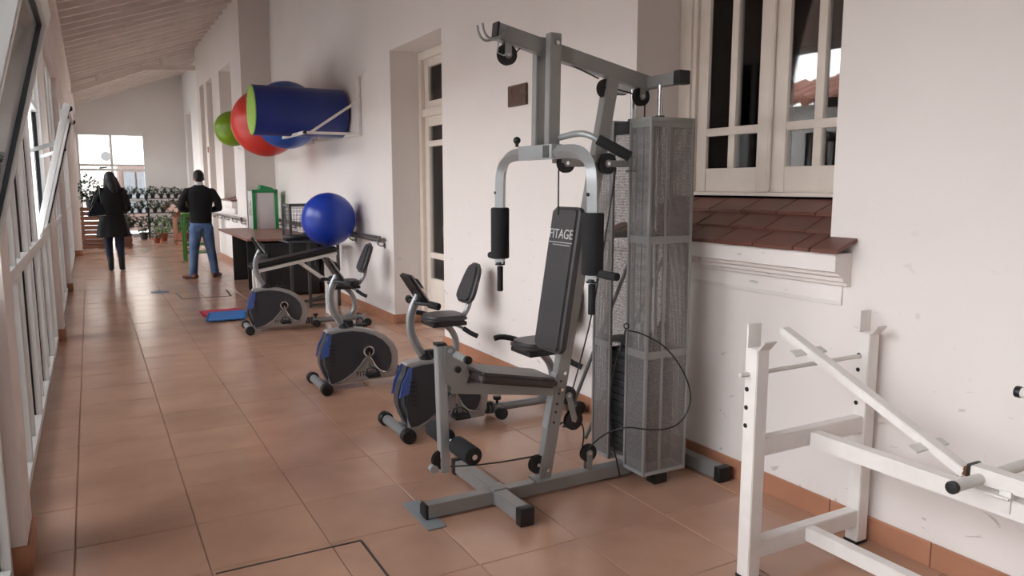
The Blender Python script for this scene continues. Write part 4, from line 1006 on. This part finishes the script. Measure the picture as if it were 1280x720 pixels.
for s_ in (-1, 1): MB().box((PX + s_ * .08 - .055, PY - .128, .76), (PX + s_ * .08 + .055, PY - .108, .87), .006).build('back_pocket', M['jean'], jn)
for (ax, ay), (tx, ty), nm in (((1.385, 13.07), (1.275, 13.22), 'l'), ((1.715, 13.09), (1.80, 13.26), 'r')):
    b = MB(); d_ = Vector((tx - ax, ty - ay, 0)).normalized()
    a_ = Vector((ax, ay, 0)) - d_ * .04; t_ = Vector((tx, ty, 0)) + d_ * .03
    b.limb([a_ + Vector((0, 0, .05)), a_.lerp(t_, .4) + Vector((0, 0, .05)), a_.lerp(t_, .75) + Vector((0, 0, .04)), t_ + Vector((0, 0, .035))], [.045, .046, .042, .034]); 
    for v in b.bm.verts: v.co.z = max(v.co.z, .004)
    b.build('shoe', M['leath'], r, voxel=.008)
b = MB(); q = rot('X', -28); c = Vector((PX + .005, PY + .06, 1.60))
b.ell(c + q @ Vector((0, -.022, .035)), (.083, .092, .10)); b.ell(c + q @ Vector((0, -.05, -.02)), (.07, .055, .07)); b.build('hair', M['hair'], r, voxel=.008)

r = thing('person', 'person with long dark hair in black coat and boots carrying a shoulder bag', 'person', (.32, 15.0, 0))
X, Y = .33, 15.0
b = MB()
b.loft([(X, Y, .82, .12, .08), (X, Y, 1.1, .11, .08), (X, Y, 1.3, .14, .08), (X, Y, 1.38, .11, .07)]); b.limb([(X, Y, 1.38), (X, Y + .015, 1.5)], [.05, .045])
head(b, (X - .005, Y + .03, 1.60), tilt=8)
b.limb([(X - .08, Y, .86), (X - .085, Y + .02, .48), (X - .075, Y, .09), (X - .08, Y + .1, .04)], [.085, .058, .038, .032]); b.limb([(X + .08, Y, .86), (X + .085, Y + .02, .48), (X + .095, Y, .09), (X + .11, Y + .1, .04)], [.085, .058, .038, .032])
aL = [(X - .165, Y, 1.36), (X - .235, Y - .01, 1.10), (X - .17, Y + .17, 1.02)]; aR = [(X + .165, Y, 1.36), (X + .235, Y - .01, 1.10), (X + .16, Y + .18, 1.02)]
b.limb(aL, [.045, .037, .026]); b.limb(aR, [.045, .037, .026]); hand(b, aL[2], (.4, .8, 0), (.5, 0, -1), 1, .7, .9); hand(b, aR[2], (-.4, .8, 0), (-.5, 0, -1), -1, .7, .9)
b.build('body', M['skin'], r, voxel=.0065)
b = MB()
b.loft([(X, Y, .60, .27, .18), (X, Y, .68, .26, .175), (X, Y, .85, .225, .155), (X, Y, 1.0, .18, .135), (X, Y, 1.15, .175, .125), (X, Y, 1.30, .19, .125), (X, Y, 1.39, .175, .11), (X, Y + .0, 1.45, .12, .09), (X, Y + .01, 1.50, .085, .08), (X, Y + .01, 1.54, .085, .08)], 40)
for v in b.bm.verts:
    if v.co.z < 1.0:
        a_ = math.atan2(v.co.y - Y, v.co.x - X); f = 1 + .05 * math.sin(a_ * 9) * (1.0 - v.co.z) / .4; v.co.x = X + (v.co.x - X) * f; v.co.y = Y + (v.co.y - Y) * f
b.limb([(X - .165, Y, 1.38), (X - .215, Y, 1.25), (X - .24, Y - .01, 1.10), (X - .20, Y + .10, 1.05), (X - .175, Y + .16, 1.03)], [.075, .07, .065, .055, .048]); b.limb([(X + .165, Y, 1.38), (X + .215, Y, 1.25), (X + .24, Y - .01, 1.10), (X + .20, Y + .10, 1.05), (X + .165, Y + .17, 1.03)], [.075, .07, .065, .055, .048])
b.build('coat', M['coat'], r, voxel=.011)
b = MB(); b.limb([(X - .08, Y, .80), (X - .09, Y + .015, .50), (X - .075, Y, .12)], [.092, .068, .048]); b.limb([(X + .08, Y, .80), (X + .09, Y + .015, .50), (X + .095, Y, .12)], [.092, .068, .048]); b.build('leggings', M['navy'], r, voxel=.009)
for x0, dx in ((X - .075, -.005), (X + .095, .015)):
    b = MB(); b.limb([(x0, Y, .24), (x0, Y, .10), (x0, Y - .01, .05)], [.056, .05, .045]); b.limb([(x0, Y, .05), (x0 + dx, Y + .08, .045), (x0 + dx * 2, Y + .14, .035)], [.045, .042, .034])
    for v in b.bm.verts: v.co.z = max(v.co.z, .004)
    b.build('boot', M['boot'], r, voxel=.008)
b = MB(); c = Vector((X - .005, Y + .03, 1.60))
b.ell(c + Vector((0, -.02, .035)), (.09, .10, .10)); b.limb([c + Vector((.0, -.06, 0)), c + Vector((.03, -.08, -.12)), c + Vector((.05, -.09, -.2))], [.085, .085, .07]); b.limb([c + Vector((.06, -.03, 0)), c + Vector((.10, -.06, -.12)), c + Vector((.14, -.06, -.17))], [.055, .06, .035]); b.limb([c + Vector((-.05, -.03, 0)), c + Vector((-.06, -.06, -.13))], [.05, .05])
b.build('hair', M['hair'], r, voxel=.009)
r = thing('shoulder_bag', 'black leather shoulder bag hanging at the left side of the person in the coat', 'bag', (.1, 14.85, .9))
b = MB(); b.prism([(-.055, .955), (.235, .975), (.22, 1.06), (.17, 1.20), (.07, 1.22), (.0, 1.12), (-.04, 1.04)], 14.76, 14.86, .02); b.build('pouch', M['bag'], r)
MB().bar((-.05, 14.755, .965), (.235, 14.755, .985), .008, .012).build('zip', M['bsilver'], r)
MB().tube([(.02, 14.81, 1.15), (.09, 14.84, 1.35), (.14, 14.93, 1.47), (.165, 15.02, 1.475), (.16, 15.08, 1.40)], .012, 10, smooth=2).tube([(.17, 14.81, 1.19), (.16, 14.83, 1.35), (.155, 14.92, 1.475)], .010, 8, smooth=2).build('strap', M['bag'], r)

# ------------------------------------------------------------------ plants at the far end
def leaves(b, c, R, n, size, droop=.3):
    c = Vector(c)
    for _ in range(n):
        u = Vector((random.gauss(0, 1), random.gauss(0, 1), random.gauss(0, 1))).normalized() * random.uniform(.35, 1) ** .5
        p = c + Vector((u.x * R[0], u.y * R[1], u.z * R[2])); d = (Vector((u.x, u.y, u.z * .6 - droop)) + Vector((random.uniform(-.4, .4),) * 3)).normalized()
        s_ = size * random.uniform(.6, 1.2); x = d.cross(Vector((random.uniform(-1, 1), random.uniform(-1, 1), 1))).normalized(); nn = x.cross(d)
        b.add([p, p + d * s_ * .4 + x * s_ * .26 + nn * s_ * .06, p + d * s_, p + d * s_ * .4 - x * s_ * .26 + nn * s_ * .06, p + d * s_ * .45], [(0, 1, 4), (1, 2, 4), (2, 3, 4), (3, 0, 4)])
def plant(name, c, potR, potH, fol, n, size, lm, pm, label, cat='plant', group=None, stems=5):
    c = Vector(c); r = thing(name, label, cat, c, group)
    MB().tube([c, c + Vector((0, 0, potH * .85)), c + Vector((0, 0, potH * .85)), c + Vector((0, 0, potH))], [potR * .72, potR * .95, potR * 1.08, potR * 1.1], 16).build('pot', pm, r)
    b = MB(); top = c + Vector((0, 0, potH))
    for fc, fr in fol:
        f_ = c + Vector(fc)
        for _ in range(stems): b.tube([top + Vector((random.uniform(-.3, .3) * potR, random.uniform(-.3, .3) * potR, -.02)), top.lerp(f_, .5) + Vector((random.uniform(-.05, .05),) * 3), f_ + Vector((random.uniform(-.5, .5) * fr[0], random.uniform(-.5, .5) * fr[1], random.uniform(0, .6) * fr[2]))], [.006, .002], 5, smooth=1)
    b.build('stem', M['stemg'], r)
    b = MB()
    for fc, fr in fol: leaves(b, c + Vector(fc), fr, n, size)
    b.build('foliage', lm, r, smooth=False, recalc=False); return r
# slatted crates on the left
def crate(c, w, d, h, label, rows=3):
    c = Vector(c); r = thing('slatted_crate', label, 'crate', c, 'slatted wooden crates by the left pier')
    for i in range(rows):
        z = h * (i + .5) / rows; t = h / rows * .36
        for s_ in (-1, 1):
            MB().box(c + Vector((-w/2, s_ * d/2 - .008, z - t)), c + Vector((w/2, s_ * d/2 + .008, z + t)), .003).build('slat', M['crate'], r)
            MB().box(c + Vector((s_ * w/2 - .008, -d/2, z - t)), c + Vector((s_ * w/2 + .008, d/2, z + t)), .003).build('slat', M['crate'], r)
    for sx_ in (-1, 1):
        for sy in (-1, 1): MB().box(c + Vector((sx_ * (w/2 - .03) - .02, sy * (d/2 - .03) - .02, 0)), c + Vector((sx_ * (w/2 - .03) + .02, sy * (d/2 - .03) + .02, h)), .003).build('post', M['crate'], r)
    MB().box(c + Vector((-w/2, -d/2, .02)), c + Vector((w/2, d/2, .035))).build('floor_board', M['crate'], r)
for i in range(3): crate((.10, 20.7, .33 * i), .62, .42, .32, 'slatted wooden crate at the left, %s of the stack beneath the big plant' % ('bottom', 'middle', 'top')[i])
crate((.66, 20.8, 0), .36, .40, .34, 'small slatted wooden crate right of the crate stack')
plant('leafy_plant', (.02, 20.6, .95), .12, .2, [((-.02, 0, .45), (.26, .2, .3)), ((.25, 0, .25), (.2, .2, .16))], 260, .11, M['leaf'], M['potb'], 'big dark leafy plant on top of the crate stack, far left')
plant('leafy_plant', (.66, 20.8, .30), .11, .18, [((.02, 0, .3), (.24, .2, .18))], 200, .09, M['leaf'], M['pot'], 'low green plant in the small crate beside the coat')
# tiered metal stand with small pots along the end window
r = thing('plant_stand', 'dark metal tiered plant stand in front of the end window', 'plant stand', (1.5, 24.3, 0))
for x in (.75, 1.45, 2.15, 2.5):
    for y, h in ((24.0, .72), (24.45, 1.12)): MB().bar((x, y, 0), (x, y, h), .03, .03, up=(0, 1, 0)).build('leg', M['potb'], r)
for y, z in ((24.0, .34), (24.0, .72), (24.45, 1.12), (24.45, .1)): MB().box((.72, y - .11, z - .02), (2.53, y + .11, z), .003).build('shelf', M['potb'], r)
i = 0
protos = []
for tier, (y, z) in enumerate(((24.45, 1.12), (24.0, .72), (24.0, .34))):
    for k in range(9):
        x = .82 + k * .2
        lb = 'small potted plant on the %s tier of the dark metal stand' % ('top', 'middle', 'lowest')[tier]
        if len(protos) < 3:
            p = plant('small_potted_plant', (x, y, z), .06, .11, [((0, 0, .2), (.12, .1, .1))], 90, .08, M['leaf'], M['potb'], lb, 'plant', 'small pots on the %s tier' % ('top', 'middle', 'lowest')[tier], stems=3); protos.append(p)
        else:
            p = copy_tree(protos[(k * 2 + tier) % 3]); p.location = (x + random.uniform(-.02, .02), y, z); p.rotation_euler.z = random.uniform(0, 6); p.scale = (random.uniform(.8, 1.15),) * 3; p['label'] = lb; p['group'] = 'small pots on the %s tier' % ('top', 'middle', 'lowest')[tier]
plant('bushy_plant', (2.25, 22.9, 0), .16, .28, [((-.08, 0, .5), (.26, .3, .25)), ((-.02, 0, .85), (.2, .2, .2))], 300, .10, M['leaf'], M['potb'], 'tall dark bushy plant at the end of the metal stand by the wall')
plant('bushy_plant', (1.66, 22.3, 0), .13, .22, [((0, 0, .42), (.22, .2, .2))], 320, .07, M['leaf2'], M['pot'], 'round light green plant in a clay pot on the floor')
plant('bushy_plant', (2.1, 21.9, 0), .13, .22, [((0, 0, .5), (.24, .2, .26))], 300, .08, M['leaf'], M['pot'], 'dark green plant behind the round light green one')
plant('potted_shrub', (1.25, 23.3, 0), .11, .2, [((0, 0, .42), (.16, .16, .2))], 150, .08, M['leaf'], M['potb'], 'thin dark plant on the floor before the metal stand')
# wooden stand with flowering plants
r = thing('wooden_plant_stand', 'orange brown wooden stand carrying flowering plants, left of the man', 'plant stand', (2.0, 20.9, 0))
for x in (1.84, 2.26):
    for y in (20.7, 21.1): MB().box((x - .035, y - .03, 0), (x + .035, y + .03, .72), .004).build('leg', M['skirt'], r)
for z in (.10, .70): MB().box((1.78, 20.65, z), (2.32, 21.15, z + .03), .004).build('shelf', M['crate'], r)
plant('flowering_plant', (1.93, 20.9, .73), .10, .16, [((-.06, 0, .22), (.26, .2, .16))], 240, .08, M['leaf3'], M['pot'], 'reddish leaved flowering plant on the wooden stand')
b = MB()
for cx_, cz_ in ((1.74, .90), (1.80, .97), (1.86, .88)):
    for k in range(5):
        a_ = k * 2 * PI / 5; b.ell((cx_ + .035 * math.cos(a_), 20.62, cz_ + .035 * math.sin(a_)), (.026, .01, .026), 8)
    b.ell((cx_, 20.61, cz_), .014, 8)
tag(b.build('flower_cluster', M['petal']), 'pale pink flowers in front of the wooden stand', 'flower', kind='stuff')
plant('trailing_plant', (2.25, 20.9, .73), .10, .18, [((-.12, 0, .62), (.25, .15, .08)), ((.05, 0, .4), (.14, .14, .14))], 60, .07, M['leaf'], M['potb'], 'thin stemmed plant with arching leaves beside the man')
plant('potted_shrub', (2.05, 20.85, .13), .12, .18, [((0, 0, .28), (.2, .18, .12))], 150, .07, M['leaf2'], M['pot'], 'light green plant on the lower shelf of the wooden stand')
plant('potted_shrub', (1.45, 21.6, 0), .09, .15, [((0, 0, .24), (.13, .12, .1))], 110, .06, M['leaf'], M['pot'], 'small plant on the floor left of the wooden stand')
